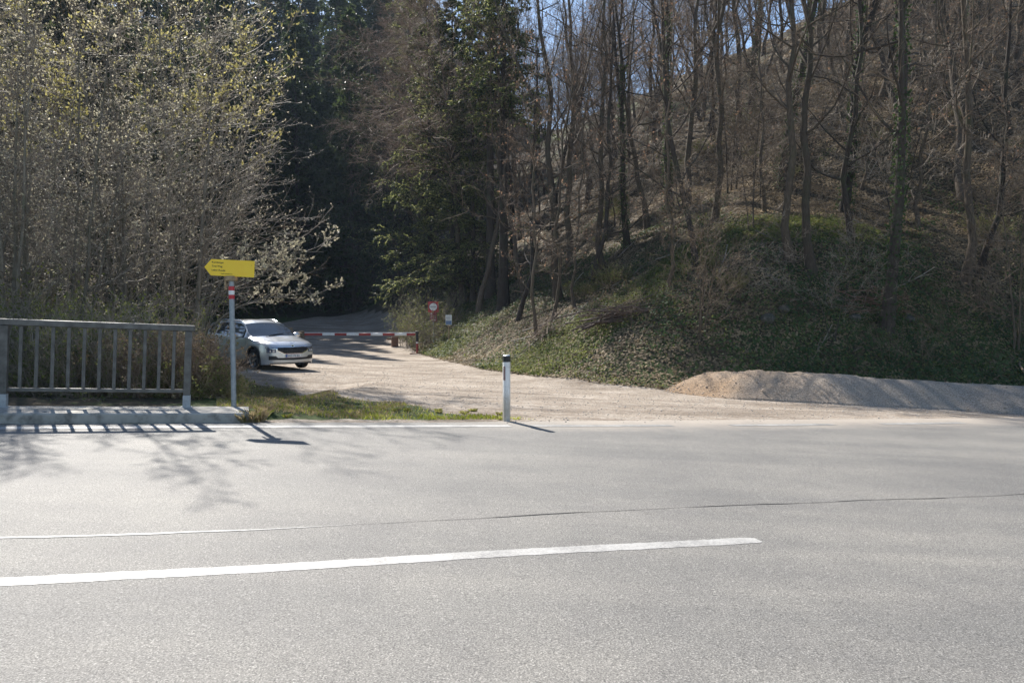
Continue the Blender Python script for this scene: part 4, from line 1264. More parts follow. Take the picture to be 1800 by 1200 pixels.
# mirrors, handles, roof rails, wipers, lights
for s in (-1, 1):
    mb = MB()
    c0 = Vector((0.66, s * 1.0, 1.045))
    prf = []
    for i in range(7):
        t = i / 6; sc_k = math.sin(math.pi * (0.12 + 0.80 * t)) ** 0.6
        prf.append((c0 + Vector((0.0, s * (t - 0.5) * 0.22, 0)), sc_k))
    n0 = 0
    for (p_, k_) in prf:
        for q_ in range(12):
            a = 2 * math.pi * q_ / 12; mb.v.append((p_.x + 0.085 * k_ * math.cos(a) * (1 if math.cos(a) > 0 else 0.55), p_.y, p_.z + 0.078 * k_ * math.sin(a)))
    for i in range(6):
        for q_ in range(12): mb.f.append((i * 12 + q_, i * 12 + (q_ + 1) % 12, (i + 1) * 12 + (q_ + 1) % 12, (i + 1) * 12 + q_)); mb.m.append(0)
    mb.f.append(tuple(range(12))); mb.f.append(tuple(range(72, 84))); mb.m += [0, 0]
    mo = mb.build('wing_mirror', M['car_paint'], car, smooth=True)
    mb = MB(); mb.box((0.62, min(s * 0.86, s * 0.93), 0.975), (0.70, max(s * 0.86, s * 0.93), 1.01), bev=0.01); mb.build('mirror_foot', M['car_black'], mo)
    for xh in (-0.22, -1.05):
        mb = MB(); mb.box((xh - 0.09, min(s * 0.885, s * 0.915), 0.845), (xh + 0.09, max(s * 0.885, s * 0.915), 0.872), bev=0.008); mb.build('door_handle', M['chrome'], car, smooth=True)
    # roof rail
    pts = []
    for x in np.linspace(-1.6, 0.12, 9):
        i = int(np.argmin([abs(v - x) for v in st_x])); y9, z9 = car_grid[i][9]
        pts.append((st_x[i], s * (y9 - 0.03), z9 + (0.045 if -1.55 < x < 0.05 else 0.01)))
    mb = MB(); mb.tube(pts, 0.014, 8); mb.build('roof_rail', M['chrome'], car, smooth=True)
    # door seams
    mb = MB()
    for xd in (0.80, -0.38, -1.25):
        pts = []
        for zf_ in np.linspace(0.10, 1.0, 7):
            x = xd
            if xd == -1.25 and zf_ < 0.7: x = -0.93 - 0.32 * zf_ / 0.7
            z = 0.24 + (0.95 - 0.24) * zf_
            i = int(np.argmin([abs(v - x) for v in st_x])); pr_ = car_grid[i]
            zz_ = [q[1] for q in pr_[:7]]; yy_ = [q[0] for q in pr_[:7]]
            if z < zz_[0] + 0.02: continue
            pts.append((st_x[i], s * (float(np.interp(z, zz_, yy_)) + 0.0005), z))
        if len(pts) > 1: mb.tube(pts, 0.0045, 4)
    mb.build('door_seams', M['car_black'], car)
    mb = MB(); mb.box((-2.125, min(s * 0.50, s * 0.78), 0.86), (-2.06, max(s * 0.50, s * 0.78), 0.98), bev=0.01); mb.build('tail_light', M['redlens'], car)
    mb = MB()
    mb.tube([(1.05, s * 0.05 - 0.25, 1.035), (0.98, s * 0.05 + 0.05, 1.075), (0.93, s * 0.05 + 0.30, 1.095)], 0.008, 5); mb.build('wiper', M['car_black'], car)

# ================================================================== VEGETATION
def X_(px, Y): return (px - 900) / FPX * Y
# prototypes (meshes only; every instance below is its own object)
cA = clump_tree(11, 9.0, 6, 0.09, 0.07, 17, 0.25, up1=0.08, ang1=64, n2=7, n3=4, n4=2, budn=3400, base_r=0.4, bsize=0.048, tmin=0.16, bias=(0, 0.1, 0))
cB = clump_tree(12, 8.4, 4, 0.17, 0.045, 17, 0.28, up1=0.08, ang1=62, n2=7, n3=4, n4=2, budn=2800, bsize=0.048, tmin=0.22, bias=(0.25, 0.15, 0.05))
cC = clump_tree(13, 9.4, 5, 0.16, 0.045, 18, 0.25, ang1=58, n2=7, n3=5, n4=2, budn=1500, top_cat=2400, twig='twig_pale')
cD = clump_tree(14, 8.6, 4, 0.12, 0.05, 17, 0.40, up1=0.05, n2=8, n3=4, n4=2, budn=3600, bsize=0.048, bias=(0.6, 0.15, 0.06), ang1=55, tmin=0.2)
cE = clump_tree(16, 9.5, 4, 0.20, 0.05, 16, 0.28, up1=0.06, ang1=66, n2=6, n3=5, n4=1, budn=1800, twig='twig', bsize=0.048)
fA = forest_tree(21, 16, 0.13, (0.04, 0), 0.26, 20, 0.25, n2=7, n3=5, n4=3, wig=0.07)
fB = forest_tree(22, 18, 0.17, (-0.08, 0.01), 0.24, 20, 0.26, fork=1, n2=7, n3=5, n4=3, wig=0.055)
fC = forest_tree(23, 14, 0.10, (0.10, -0.02), 0.12, 22, 0.25, brk='bark_b', dry=500, n2=7, n3=5, n4=3, wig=0.085)
fD = forest_tree(24, 18, 0.175, (-0.02, 0.0), 0.28, 20, 0.26, fork=2, brk='bark_b', ivy=1500, n2=7, n3=5, n4=3, wig=0.045)
fE = forest_tree(25, 12, 0.07, (-0.14, 0.02), 0.14, 20, 0.23, twig='twig', n2=7, n3=5, n4=3, wig=0.10, dry=300)
fF = forest_tree(26, 15, 0.13, (0.12, 0.03), 0.20, 20, 0.30, fork=2, brk='bark_a', n2=7, n3=5, n4=3, wig=0.08, twig='twig_red')
fG = forest_tree(29, 17, 0.14, (-0.06, 0.02), 0.12, 26, 0.30, fork=1, brk='bark_b', n2=9, n3=6, n4=4, wig=0.07, twig='twig_red')
fH = forest_tree(30, 15, 0.12, (0.08, -0.02), 0.12, 26, 0.32, fork=2, brk='bark_b', n2=9, n3=6, n4=4, wig=0.08)
uA = clump_tree(27, 5.5, 3, 0.26, 0.03, 16, 0.42, up1=0.05, n2=8, n3=5, n4=2, budn=500, budm='dryleaf', twig='twig', brk='bark_a', ang1=68, bsize=0.05, base_r=0.15)
uB = clump_tree(28, 4.2, 2, 0.34, 0.024, 14, 0.48, up1=0.05, n2=8, n3=5, n4=2, budn=300, budm='dryleaf', twig='twig_pale', brk='bark_b', ang1=68, bsize=0.045, base_r=0.1)
hA = forest_tree(31, 15, 0.15, (-0.10, -0.02), 0.36, 30, 0.50, up1=0.03, ang1=70, n2=13, n3=9, n4=4, twig='twig_red', bias=(-0.75, -0.15, -0.02), droop=0.12, flat=0.5)
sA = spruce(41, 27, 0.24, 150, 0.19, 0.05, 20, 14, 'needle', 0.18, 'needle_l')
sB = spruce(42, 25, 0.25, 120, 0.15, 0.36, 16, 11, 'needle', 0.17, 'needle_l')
sC = spruce(43, 26, 0.22, 130, 0.21, 0.02, 15, 11, 'needle', 0.34)
sD = spruce(44, 22, 0.18, 120, 0.23, 0.03, 15, 11, 'needle', 0.34)

rr_ = random.Random(5)
G1 = 'bud covered multi-stemmed trees behind the railing'
left = [
 (232, 17.4, cA, 1.02, 0.0, 'tall multi-stemmed tree with straight grey-brown stems rising just behind the right half of the railing'),
 (118, 15.0, cB, 1.02, 0.3, 'multi-stemmed tree with pale buds behind the third and fourth railing bars from the left'),
 (48, 14.6, cB, 1.0, 4.1, 'slanting-stemmed budding tree behind the leftmost railing post'),
 (-105, 14.8, cB, 1.0, 2.1, 'unseen budding tree added beyond the left edge to cast shadow on the road'),  # added out of view to broaden the branch shadow on the road
 (12, 14.0, cA, 0.85, 2.6, 'budding tree left of the leftmost railing post'),
 (-40, 17.4, cC, 1.08, 1.0, 'budding tree cut off by the left edge of the photo'),
 (318, 19.4, cD, 1.15, 0.0, 'tree behind the railing end post whose pale boughs reach right over the car'),
 (330, 22.5, cC, 1.30, 0.6, 'tree with yellow catkin-covered top standing left of the parked car'),
 (92, 19.5, cC, 1.18, 3.3, 'tree with the yellowish catkin top at the upper left corner'),
 (190, 22.5, cE, 1.25, 5.0, 'bushy bare tree set back behind the tall multi-stemmed one'),
 (15, 22.0, cE, 1.25, 2.4, 'bushy bare tree in the second row at the far left'),
 (285, 26.0, cE, 1.4, 1.9, 'tall bare tree further back behind the rear of the parked car'),
]
for px, Y, ms, s_, rz, lab in left:
    plant_tree('budding_tree', ms, X_(px, Y), Y, lab, group=G1, s=s_, rz=rz, tilt=(0, 0.12 if px == 330 else 0))

# the low bough beside the yellow signboard: a leaning sapling
lean = clump_tree(15, 3.6, 3, 0.62, 0.028, 12, 0.30, n2=6, n3=4, n4=0, budn=1300, bias=(0.35, 0, 0.1), base_r=0.15, bsize=0.048, ang1=38)
rng_ = np.random.default_rng(3)
def leaning_sapling():
    rng = np.random.default_rng(77)
    Ps, Rs = [], []
    for (dx, dz, r) in ((2.75, 2.25, 0.026), (2.65, 3.0, 0.022), (2.3, 2.6, 0.018), (1.9, 2.8, 0.016)):
        z = np.linspace(0, 1, 15); P = np.zeros((15, 3))
        P[:, 0] = dx * z ** 1.9; P[:, 2] = dz * (1 - (1 - z) ** 2.6); P[:, 1] = -0.5 * z
        P[1:] += np.cumsum(rng.normal(0, 0.012, (14, 3)), 0); P[0, 2] = -0.3
        Ps.append(P); Rs.append(r * (1 - 0.75 * z))
    P = np.stack(Ps); R = np.stack(Rs)
    q1, r1 = grow(rng, P, R, 9, 0.55, 0.98, 34, 0.20, 5, up=0.10, wig=0.1, rr=0.6, shape=0.3, rmin=0.006)
    q2, r2 = grow(rng, q1, r1, 6, 0.15, 1.0, 36, 0.4, 3, up=0.12, wig=0.12, rr=0.65, rmin=0.004)
    q3, r3 = grow(rng, q2, r2, 3, 0.2, 1.0, 36, 0.5, 2, up=0.1, wig=0.12, rr=0.7, rmin=0.0035)
    V, F, mi = join([(*tubes(P, R, 7), 0)]); a = mk_mesh('trunk', V, F, [M['bark_c']], mi, smooth=True)
    cr = [(*tubes(q1, r1, 5), 0), (*tubes(q2, r2, 4), 0), (*tubes(q3, r3, 3), 0)]
    pts, tn = samp(rng, np.concatenate([q3]), 2400); cr.append((*leaves(rng, pts, 0.055, tn + np.array([0, 0, .3]), 0.6), 1))
    V, F, mi = join(cr); b = mk_mesh('crown', V, F, [M['twig_pale'], M['bud']], mi)
    return a, b
plant_tree('leaning_sapling', leaning_sapling(), X_(352, 15.2), 15.2, 'low pale sapling bough with furry buds reaching right beside the yellow signboard', cat='sapling')

# spreading trees left of the centre
plant_tree('hornbeam_tree', hA, X_(815, 43), 43, 'bare spreading tree whose drooping reddish twigs sweep left across the dark forest', s=1.25, rz=0.0)
plant_tree('hornbeam_tree', hA, X_(770, 54), 54, 'bare spreading tree further up the track edge with its reddish boughs behind the first one', s=1.35, rz=0.25)

# spruces
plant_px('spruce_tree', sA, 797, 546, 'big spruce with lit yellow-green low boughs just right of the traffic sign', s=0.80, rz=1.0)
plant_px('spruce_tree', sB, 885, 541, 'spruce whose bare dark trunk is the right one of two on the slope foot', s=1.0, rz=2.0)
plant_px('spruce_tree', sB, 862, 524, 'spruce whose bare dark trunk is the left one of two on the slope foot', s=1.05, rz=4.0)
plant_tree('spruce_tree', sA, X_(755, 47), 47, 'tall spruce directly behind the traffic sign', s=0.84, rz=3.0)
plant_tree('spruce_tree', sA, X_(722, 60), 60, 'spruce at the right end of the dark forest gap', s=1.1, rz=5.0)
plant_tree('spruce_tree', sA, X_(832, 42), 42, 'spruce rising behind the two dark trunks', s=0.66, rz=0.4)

# trees on the right slope, one by one
hand = [
 (944, 592, fE, 0.9, 0.2, 'thin leaning brown sapling trunk nearest the track mouth, front one of the leaning pair'),
 (966, 570, fE, 1.0, 2.9, 'thin leaning sapling trunk just right of the front leaning one'),
 (985, 528, fB, 0.95, 0.1, 'stout grey trunk leaning left at the foot of the lit ridge'),
 (1036, 497, fC, 1.0, 0.9, 'dark slim tree on the lower end of the lit grass stripe'),
 (1012, 540, fE, 0.85, 4.2, 'short thin trunk left of the brushwood pile'),
 (1167, 508, fE, 0.8, 1.9, 'thin sapling standing right above the brushwood pile'),
 (1226, 476, fC, 1.05, 3.0, 'slim dark tree at the edge of the shaded hollow below the ridge'),
 (1180, 368, fD, 0.95, 0.0, 'thick ivy-clad trunk on the crest of the lit ridge'),
 (1205, 372, fB, 0.9, 3.6, 'second trunk on the crest of the ridge, right beside the ivy-clad one'),
 (1290, 292, fB, 1.0, 2.2, 'forked tree high on the slope above the ridge crest'),
 (1392, 462, fA, 1.0, 1.1, 'slim leaning tree, left one of the pair in the middle of the slope'),
 (1430, 480, fB, 0.85, 5.3, 'grey tree, right one of the pair in the middle of the slope'),
 (1556, 580, fD, 1.0, 2.0, 'thick straight dark trunk standing lowest on the right slope above the gravel heap'),
 (1692, 492, fA, 1.05, 3.5, 'straight trunk, left one of the pair at the right of the slope'),
 (1714, 486, fC, 1.0, 0.4, 'thinner trunk, right one of the pair at the right of the slope'),
 (1797, 478, fE, 1.1, 2.6, 'thin trunk at the right edge of the photo'),
 (1345, 372, fE, 1.0, 0.0, 'thin tree between the ridge crest and the middle pair'),
 (1500, 420, fC, 1.0, 5.0, 'dark slim tree up the slope left of the thick lowest trunk'),
 (906, 566, fC, 1.0, 1.3, 'thin dark trunk right of the two dark spruce trunks'),
 (926, 520, fF, 0.95, 2.2, 'forked tree just behind the front leaning saplings'),
 (1002, 470, fB, 1.05, 4.4, 'tall trunk behind the stout leaning one'),
 (1062, 474, fA, 1.0, 0.7, 'slim tree standing in the lit grass stripe left of its middle'),
 (1104, 436, fD, 0.8, 5.9, 'ivy-grown tree in the middle of the lit grass stripe'),
 (1140, 400, fF, 1.0, 3.3, 'forked tree just left of the ridge crest trunks'),
 (1255, 392, fB, 0.8, 1.7, 'tree right of the dark mossy rock near the ridge crest'),
 (1620, 400, fE, 1.1, 3.9, 'thin tree up the slope between the thick lowest trunk and the right pair'),
]
used = []
for px, py, ms, s_, rz, lab in hand:
    p = hit(px, py); used.append((p[0], p[1]))
    plant_tree('bare_tree', ms, p[0], p[1], lab, s=s_, rz=rz, tilt=(0, 0.03 * math.sin(px)))

# keep open the gaps in the wood through which the sun reaches the slope in the photograph
SUNT = [hit(*q) for q in ((1000, 485), (1040, 465), (1080, 445), (1120, 425), (1160, 408), (1200, 392), (1250, 384), (800, 575), (840, 612), (880, 640), (930, 650),
                          (860, 590), (1110, 385), (1060, 400), (1240, 320), (1300, 335), (1330, 440), (1260, 250), (1480, 320), (1380, 520), (1600, 480))]
SH = np.array([sdir.x, sdir.y]) / math.hypot(sdir.x, sdir.y)
SUNC = [np.array([cx_ + hx * a, cy_ + hy * a, zcar + 1.0]) for a in (-1.5, 0.3, 1.8)] + [hit(*q) for q in ((520, 668), (600, 640), (680, 650), (620, 610), (760, 660))]
def lets_sun(x, y, H=13, rad=1.5, targets=None):
    g = float(G(x, y))
    for T in (targets or SUNT):
        dx, dy = x - T[0], y - T[1]
        t = dx * SH[0] + dy * SH[1]
        if t < 0.3: continue
        lat = abs(dx * SH[1] - dy * SH[0]); h = T[2] + t * math.tan(SUN_EL) - g
        if lat < rad and 0.5 < h < H: return False
    return True
# the rest of the hillside wood
GH = 'bare trees of the wood covering the hillside'
protos = [fA, fB, fC, fD, fE, fF]
def scatter_trees(n, xr, yr, ok, mind, group, lab, protos_, name='bare_tree', smin=0.8, smax=1.2, seed=1, maxtry=20000, cat='tree'):
    r = random.Random(seed); c_ = 0; t = 0
    while c_ < n and t < maxtry:
        t += 1
        x, y = r.uniform(*xr), r.uniform(*yr)
        if abs(x) > 0.80 * y + 4: continue
        if not ok(x, y): continue
        md = mind * (1 + max(0, y - 40) / 60)
        if any((x - a) ** 2 + (y - b) ** 2 < md * md for a, b in used): continue
        used.append((x, y)); c_ += 1
        plant_tree(name, r.choice(protos_), x, y, lab, group=group, s=r.uniform(smin, smax), rz=r.uniform(0, 6.28), tilt=(r.gauss(0, 0.08), r.gauss(0, 0.10)), cat=cat)
    return c_
def ok_hill(x, y): return float(hill_raw(x, y)) > 1.6 and lets_sun(x, y)
for nm_, yr, n, md, lb in (('a', (21, 36), 15, 2.6, 'bare brown tree on the lower hillside among the others'),
                   ('b', (36, 60), 38, 2.9, 'bare brown tree in the dense middle band of the hillside wood'),
                   ('c', (60, 105), 60, 3.2, 'bare tree high up in the hillside wood near the skyline')):
    scatter_trees(n, (-12, 75), yr, ok_hill, md, lb.replace('tree', 'trees', 1), lb, protos, seed=hash(nm_) % 7 if False else ord(nm_))
scatter_trees(40, (0, 22), (42, 86), lambda x, y: ok_hill(x, y) and -0.02 < x / y < 0.27, 2.2, 'bare trees on the flank of the hill', 'bare tree on the left flank of the hill, its crown against the sky', [fG, fH], seed=44)
scatter_trees(46, (14, 75), (30, 95), lambda x, y: ok_hill(x, y) and x / y > 0.30, 2.6, 'bare trees crowding the upper right slope', 'bare tree crowding the upper right part of the slope', protos, seed=45)
# left bank and behind
def ok_left(x, y): return lets_sun(x, y, 25, 3.2, SUNC) and x < -8.0 - 0.30 * max(0, y - 22) and float(gravel_d(x, y)) < -1.0
scatter_trees(8, (-34, -11), (28, 44), ok_left, 3.5, 'bare trees on the left bank', 'bare tree on the left bank behind the budding trees', [fA, fC, cB, fE], seed=8)
scatter_trees(42, (-50, -17), (38, 64), ok_left, 2.9, 'dark spruces on the left bank', 'dark spruce on the left bank behind the budding trees', [sC, sD], 'spruce_tree', 0.9, 1.15, seed=18)
def ok_us(x, y): return float(hill_raw(x, y)) > 0.8 and lets_sun(x, y, 6, 1.6)
scatter_trees(26, (4.5, 36), (21, 52), ok_us, 1.8, 'young understorey trees on the hillside', 'thin-stemmed young tree in the understorey of the hillside', [uA, uB], 'young_tree', 0.8, 1.7, seed=28)
# dark spruce forest closing the valley
def ok_val(x, y): return float(hill_raw(x, y)) < 1.0 and float(gravel_d(x, y)) < -1.0 and x < -4 - 0.12 * (y - 60)
scatter_trees(70, (-42, -3), (64, 92), ok_val, 2.7, 'dark spruces closing the valley', 'dark spruce in the shaded forest wall at the end of the track', [sC, sD], 'spruce_tree', 0.85, 1.1, seed=3)
scatter_trees(75, (-55, -4), (92, 126), lambda x, y: float(hill_raw(x, y)) < 6.0, 2.7, 'distant spruces on the far hill', 'distant spruce on the far hill above the shaded forest wall', [sC, sD], 'spruce_tree', 1.0, 1.3, seed=4)
scatter_trees(16, (-40, 0), (95, 125), lambda x, y: True, 4.2, 'distant bare trees on the far hill', 'distant bare tree on the far skyline', [fA, fB, fC], seed=6)

# shrubs ------------------------------------------------------------------
bA = shrub(51, 1.9, 42, 0.5, 0.5, 6, 4, 0.007, 'twig_pale', 'herb', 2600, 0.05)
bB = shrub(52, 1.5, 50, 0.45, 0.45, 6, 4, 0.006, 'twig_red', 'dryleaf', 2200, 0.05)
bC = shrub(53, 1.1, 46, 0.8, 0.55, 5, 4, 0.005, 'straw', 'herb', 2200, 0.05)
bD = shrub(54, 2.0, 9, 0.5, 0.3, 6, 4, 0.008, 'twig', 'dryleaf', 250, 0.045)
bE = shrub(55, 2.2, 55, 0.45, 0.8, 7, 4, 0.007, 'twig_pale', 'herb', 2600, 0.06)
def bush(me, x, y, label, s=1.0, rz=0.0, group=None, name='shrub', cat='shrub'):
    o = link(name, me, None, (x, y, float(G(x, y)))); o.rotation_euler = (0, 0, rz); o.scale = (s, s, s)
    return tag(o, label, cat, group)
r = random.Random(9)
GS = 'brambly shrubs behind the railing'
for i, px in enumerate(range(-60, 326, 24)):
    Y = 11.9 + r.uniform(0, 0.8) + (0.4 if px < 100 else 0)
    bush(r.choice([bA, bB, bC, bA]), X_(px, Y), Y, 'low brambly shrub filling the strip right behind the railing', r.uniform(0.6, 0.95), r.uniform(0, 6), GS)
for i, px in enumerate(range(-60, 300, 34)):
    Y = 13.8 + r.uniform(0, 2.0)
    bush(r.choice([bA, bB, bD, bA]), X_(px, Y), Y, 'taller brambly shrub among the stems behind the railing', r.uniform(0.9, 1.35), r.uniform(0, 6), 'taller shrubs among the stems behind the railing')
bush(bB, X_(350, 12.1), 12.1, 'dry reddish-brown bush between the railing end and the signpost', 0.7, 0.3)
bush(bB, X_(335, 14.0), 14.0, 'dry brown bush left of the rear of the parked car', 0.95, 2.3)
bush(bC, X_(388, 12.0), 12.0, 'low straw-coloured bush at the foot of the signpost', 0.42, 1.2)
bush(bB, X_(318, 19.0), 19.0, 'tangled brown bush left of the side of the parked car', 0.95, 4.0)
bush(bE, X_(745, 38.5), 38.5, 'light yellow-green bush behind the traffic sign', 1.1, 0.4)
bush(bE, X_(722, 41), 41, 'light yellowish bush left of the traffic sign', 0.95, 2.4)
bush(bE, X_(770, 40.5), 40.5, 'light yellowish bush between the traffic sign and the spruce', 1.1, 3.4)
GS2 = 'thin shrubs and saplings on the hillside'
k_ = 0
while k_ < 70:
    x, y = r.uniform(-2, 30), r.uniform(19, 46)
    if float(hill_raw(x, y)) < 0.5 or abs(x) > 0.72 * y: continue
    k_ += 1
    bush(r.choice([bD, bD, bD, bC]), x, y, 'thin leafless shrub growing on the hillside between the trees', r.uniform(0.4, 0.9), r.uniform(0, 6), GS2)

# ground cover ----------------------------------------------------------------
def lay(rng, x, y, size, aspect, tilt, dz=0.01, big=0.4):
    n = len(x); e = 0.15
    z = G(x, y); gx = (G(x + e, y) - z) / e; gy = (G(x, y + e) - z) / e
    nrm = norm(np.stack([-gx, -gy, np.ones(n)], 1) + rng.normal(0, tilt, (n, 3)))
    a = norm(np.cross(nrm, rng.normal(0, 1, (n, 3)))); b = np.cross(nrm, a)
    s = size * rng.uniform(1 - big, 1 + big, (n, 1))
    c_ = np.stack([x, y, z + dz], 1) + nrm * (rng.random((n, 1)) * dz * 4)
    V = np.stack([c_ - a * s * .5, c_ + b * s * aspect * .5, c_ + a * s * .5, c_ - b * s * aspect * .5], 1).reshape(-1, 3)
    return V, np.arange(4 * n).reshape(n, 4)
rng = np.random.default_rng(31)
def area_pts(n, xr, yr, ok):
    x = rng.uniform(*xr, n); y = rng.uniform(*yr, n); m_ = ok(x, y) & (np.abs(x) < 0.75 * y + 2); return x[m_], y[m_]
onhill = lambda x, y: (hill_raw(x, y) > -1.8) & (gravel_d(x, y) < 0.12) & (y > 16)
# litter
x1, y1 = area_pts(320000, (-6, 34), (18.5, 46), onhill)
x2, y2 = area_pts(90000, (-10, 70), (46, 95), onhill)
V, F, mi = join([(*lay(rng, x1, y1, 0.10, 0.6, 0.35), 0), (*lay(rng, x2, y2, 0.24, 0.6, 0.35), 0)])
tag(link('leaf_litter', mk_mesh('leaf_litter', V, F, [M['dryleaf']], mi)), kind='stuff')
# ivy and herbs, thickest at the foot of the slope
x1, y1 = area_pts(420000, (-8, 30), (18.5, 44), onhill)
h1_ = hill_h(x1, y1); d2_ = y1 - 19.6 - 0.06 * x1; g_ = 0.6 * ((d2_ > crest_d(x1) - 0.6) & (d2_ < crest_d(x1) + 3.2) & (x1 < 13)) + 0.56 - 0.07 * h1_ + 2.3 * fbm(x1 / 2.6, y1 / 2.6, 4)
kk = g_ > rng.uniform(0.1, 0.95, len(x1)); x1, y1 = x1[kk], y1[kk]
d2_ = y1 - 19.6 - 0.06 * x1; onc = (d2_ > crest_d(x1) - 0.6) & (d2_ < crest_d(x1) + 3.2) & (x1 < 13)
half = rng.random(len(x1)) < 0.35 + 0.4 * (0.66 * (0.949 * (x1 - 0.9) + 0.316 * (y1 - 22.0)) < 1.6) + 0.6 * onc
V, F, mi = join([(*lay(rng, x1[~half], y1[~half], 0.085, 0.85, 0.5, 0.035), 0), (*lay(rng, x1[half], y1[half], 0.08, 0.55, 0.8, 0.04), 1)])
tag(link('ground_ivy', mk_mesh('ground_ivy', V, F, [M['ivy'], M['herb']], mi)), kind='stuff')
# left bank litter and herbs
x1, y1 = area_pts(120000, (-26, -2.5), (11.5, 40), lambda x, y: (gravel_d(x, y) < 0.05) & (uv_of(x, y)[1] > vk + 0.80) & (hill_raw(x, y) < 0.1) & ~((x > -0.385 * y) & (y < 21)))
half = rng.random(len(x1)) < 0.45
V, F, mi = join([(*lay(rng, x1[half], y1[half], 0.09, 0.6, 0.5, 0.02), 0), (*lay(rng, x1[~half], y1[~half], 0.07, 0.5, 0.9, 0.03), 1)])
tag(link('bank_undergrowth', mk_mesh('bank_undergrowth', V, F, [M['dryleaf'], M['herb']], mi)), kind='stuff')

def blades(rng, x, y, h, w_):
    n = len(x); z = G(x, y) - 0.005
    a = rng.random(n) * 6.28; d = np.stack([np.cos(a), np.sin(a), 0 * a], 1)
    ln = rng.uniform(0.2, 0.9, (n, 1)); hh_ = h * rng.uniform(0.5, 1.3, (n, 1)); la = rng.random(n) * 6.28
    L_ = np.stack([np.cos(la), np.sin(la), 0 * la], 1)
    b0 = np.stack([x, y, z], 1)
    mid = b0 + L_ * hh_ * ln * 0.35 + np.array([0, 0, 1]) * hh_ * 0.6
    tip = b0 + L_ * hh_ * ln + np.array([0, 0, 1]) * hh_
    V = np.stack([b0 - d * w_, b0 + d * w_, mid + d * w_ * 0.7, tip], 1).reshape(-1, 3)
    return V, np.arange(4 * n).reshape(n, 4)
# grass verge between road and gravel
x1 = rng.uniform(-8.4, 0.9, 420000); y1 = rng.uniform(9.6, 22.0, 420000)
u1, v1 = uv_of(x1, y1)
gdv = gravel_d(x1, y1)
n_ = fbm(x1 / 0.5, y1 / 0.5, 4)
dm = np.exp(-(((x1 + 1.62) / 0.5) ** 2 + ((y1 - 12.0) / 0.33) ** 2))
edge_ = 10.72 + 0.42 * np.clip((-1.9 - x1) / 1.2, 0, 1)
dens = np.clip((v1 - edge_) / 0.12, 0, 1) * np.clip((0.1 - gdv) / 0.2, 0, 1) * (0.42 + 1.5 * n_) * (1 - dm)
kk = (rng.random(len(x1)) < dens) & (x1 > -0.40 * y1) & ~((u1 < u_end + 0.15) & (v1 < vk + 0.85))
x1, y1, v1 = x1[kk], y1[kk], v1[kk]
near = np.clip(1 - (v1 - 10.8) / 0.9, 0, 1)
fresh = rng.random(len(x1)) < (0.26 - 0.25 * (y1 > 13) + 0.5 * near * (x1 > -2.2) + 0.7 * fbm(x1 / 0.8 + 9, y1 / 0.8, 3))
V, F, mi = join([(*blades(rng, x1[fresh], y1[fresh], 0.05, 0.006), 0), (*blades(rng, x1[~fresh], y1[~fresh], 0.045, 0.006), 1)])
tag(link('grass_verge', mk_mesh('grass_verge', V, F, [M['grass'], M['straw']], mi)), kind='stuff')
# loose tufts at kerb end
def tuft(seed, h, n, rad, ms, dead=0.5):
    g_ = np.random.default_rng(seed); a = g_.random(n) * 6.28; r0 = rad * np.sqrt(g_.random(n))
    b0 = np.stack([np.cos(a) * r0, np.sin(a) * r0, np.full(n, -0.03)], 1); o_ = np.stack([np.cos(a), np.sin(a), 0 * a], 1)
    hh_ = h * g_.uniform(0.4, 1.2, (n, 1)); sp_ = g_.uniform(0.1, 0.8, (n, 1)) + g_.normal(0, .15, (n, 1))
    d = np.stack([-np.sin(a), np.cos(a), 0 * a], 1) * 0.005
    mid = b0 + o_ * hh_ * sp_ * 0.4 + np.array([0, 0, 1]) * hh_ * 0.65; tip = b0 + o_ * hh_ * sp_ + np.array([0, 0, 1]) * hh_ * 0.95
    V = np.stack([b0 - d, b0 + d, mid + d * 0.8, tip], 1).reshape(-1, 3)
    return mk_mesh('grass_tuft', V, np.arange(4 * n).reshape(n, 4), [M[m_] for m_ in ms], (g_.random(n) > dead).astype(int))
tf = [tuft(1, 0.17, 260, 0.10, ('straw', 'grass'), 0.8), tuft(2, 0.13, 200, 0.10, ('straw', 'grass'), 0.3)]
for (px, py, k, s_, lab) in ((448, 740, 0, 1.1, 'dry grass tuft at the right end of the kerb'), (466, 727, 0, 0.8, 'small dry grass tuft behind the kerb end'),
                             (430, 741, 0, 0.9, 'dry grass tuft in front of the kerb near its end')):
    p = hit(px, py); o = link('grass_tuft', tf[k], None, (p[0], p[1], float(G(p[0], p[1])))); o.scale = (s_,) * 3; tag(o, lab, 'grass tuft')
for i in range(14):
    px = r.uniform(470, 900); p = hit(px, r.uniform(715, 738))
    o = link('grass_tuft', tf[1], None, (p[0], p[1], float(G(p[0], p[1])))); o.scale = (r.uniform(.25, .5),) * 3; o.rotation_euler = (0, 0, r.uniform(0, 6))
    tag(o, 'small green grass tuft in the verge between sign and marker post', 'grass tuft', 'grass tufts in the verge')

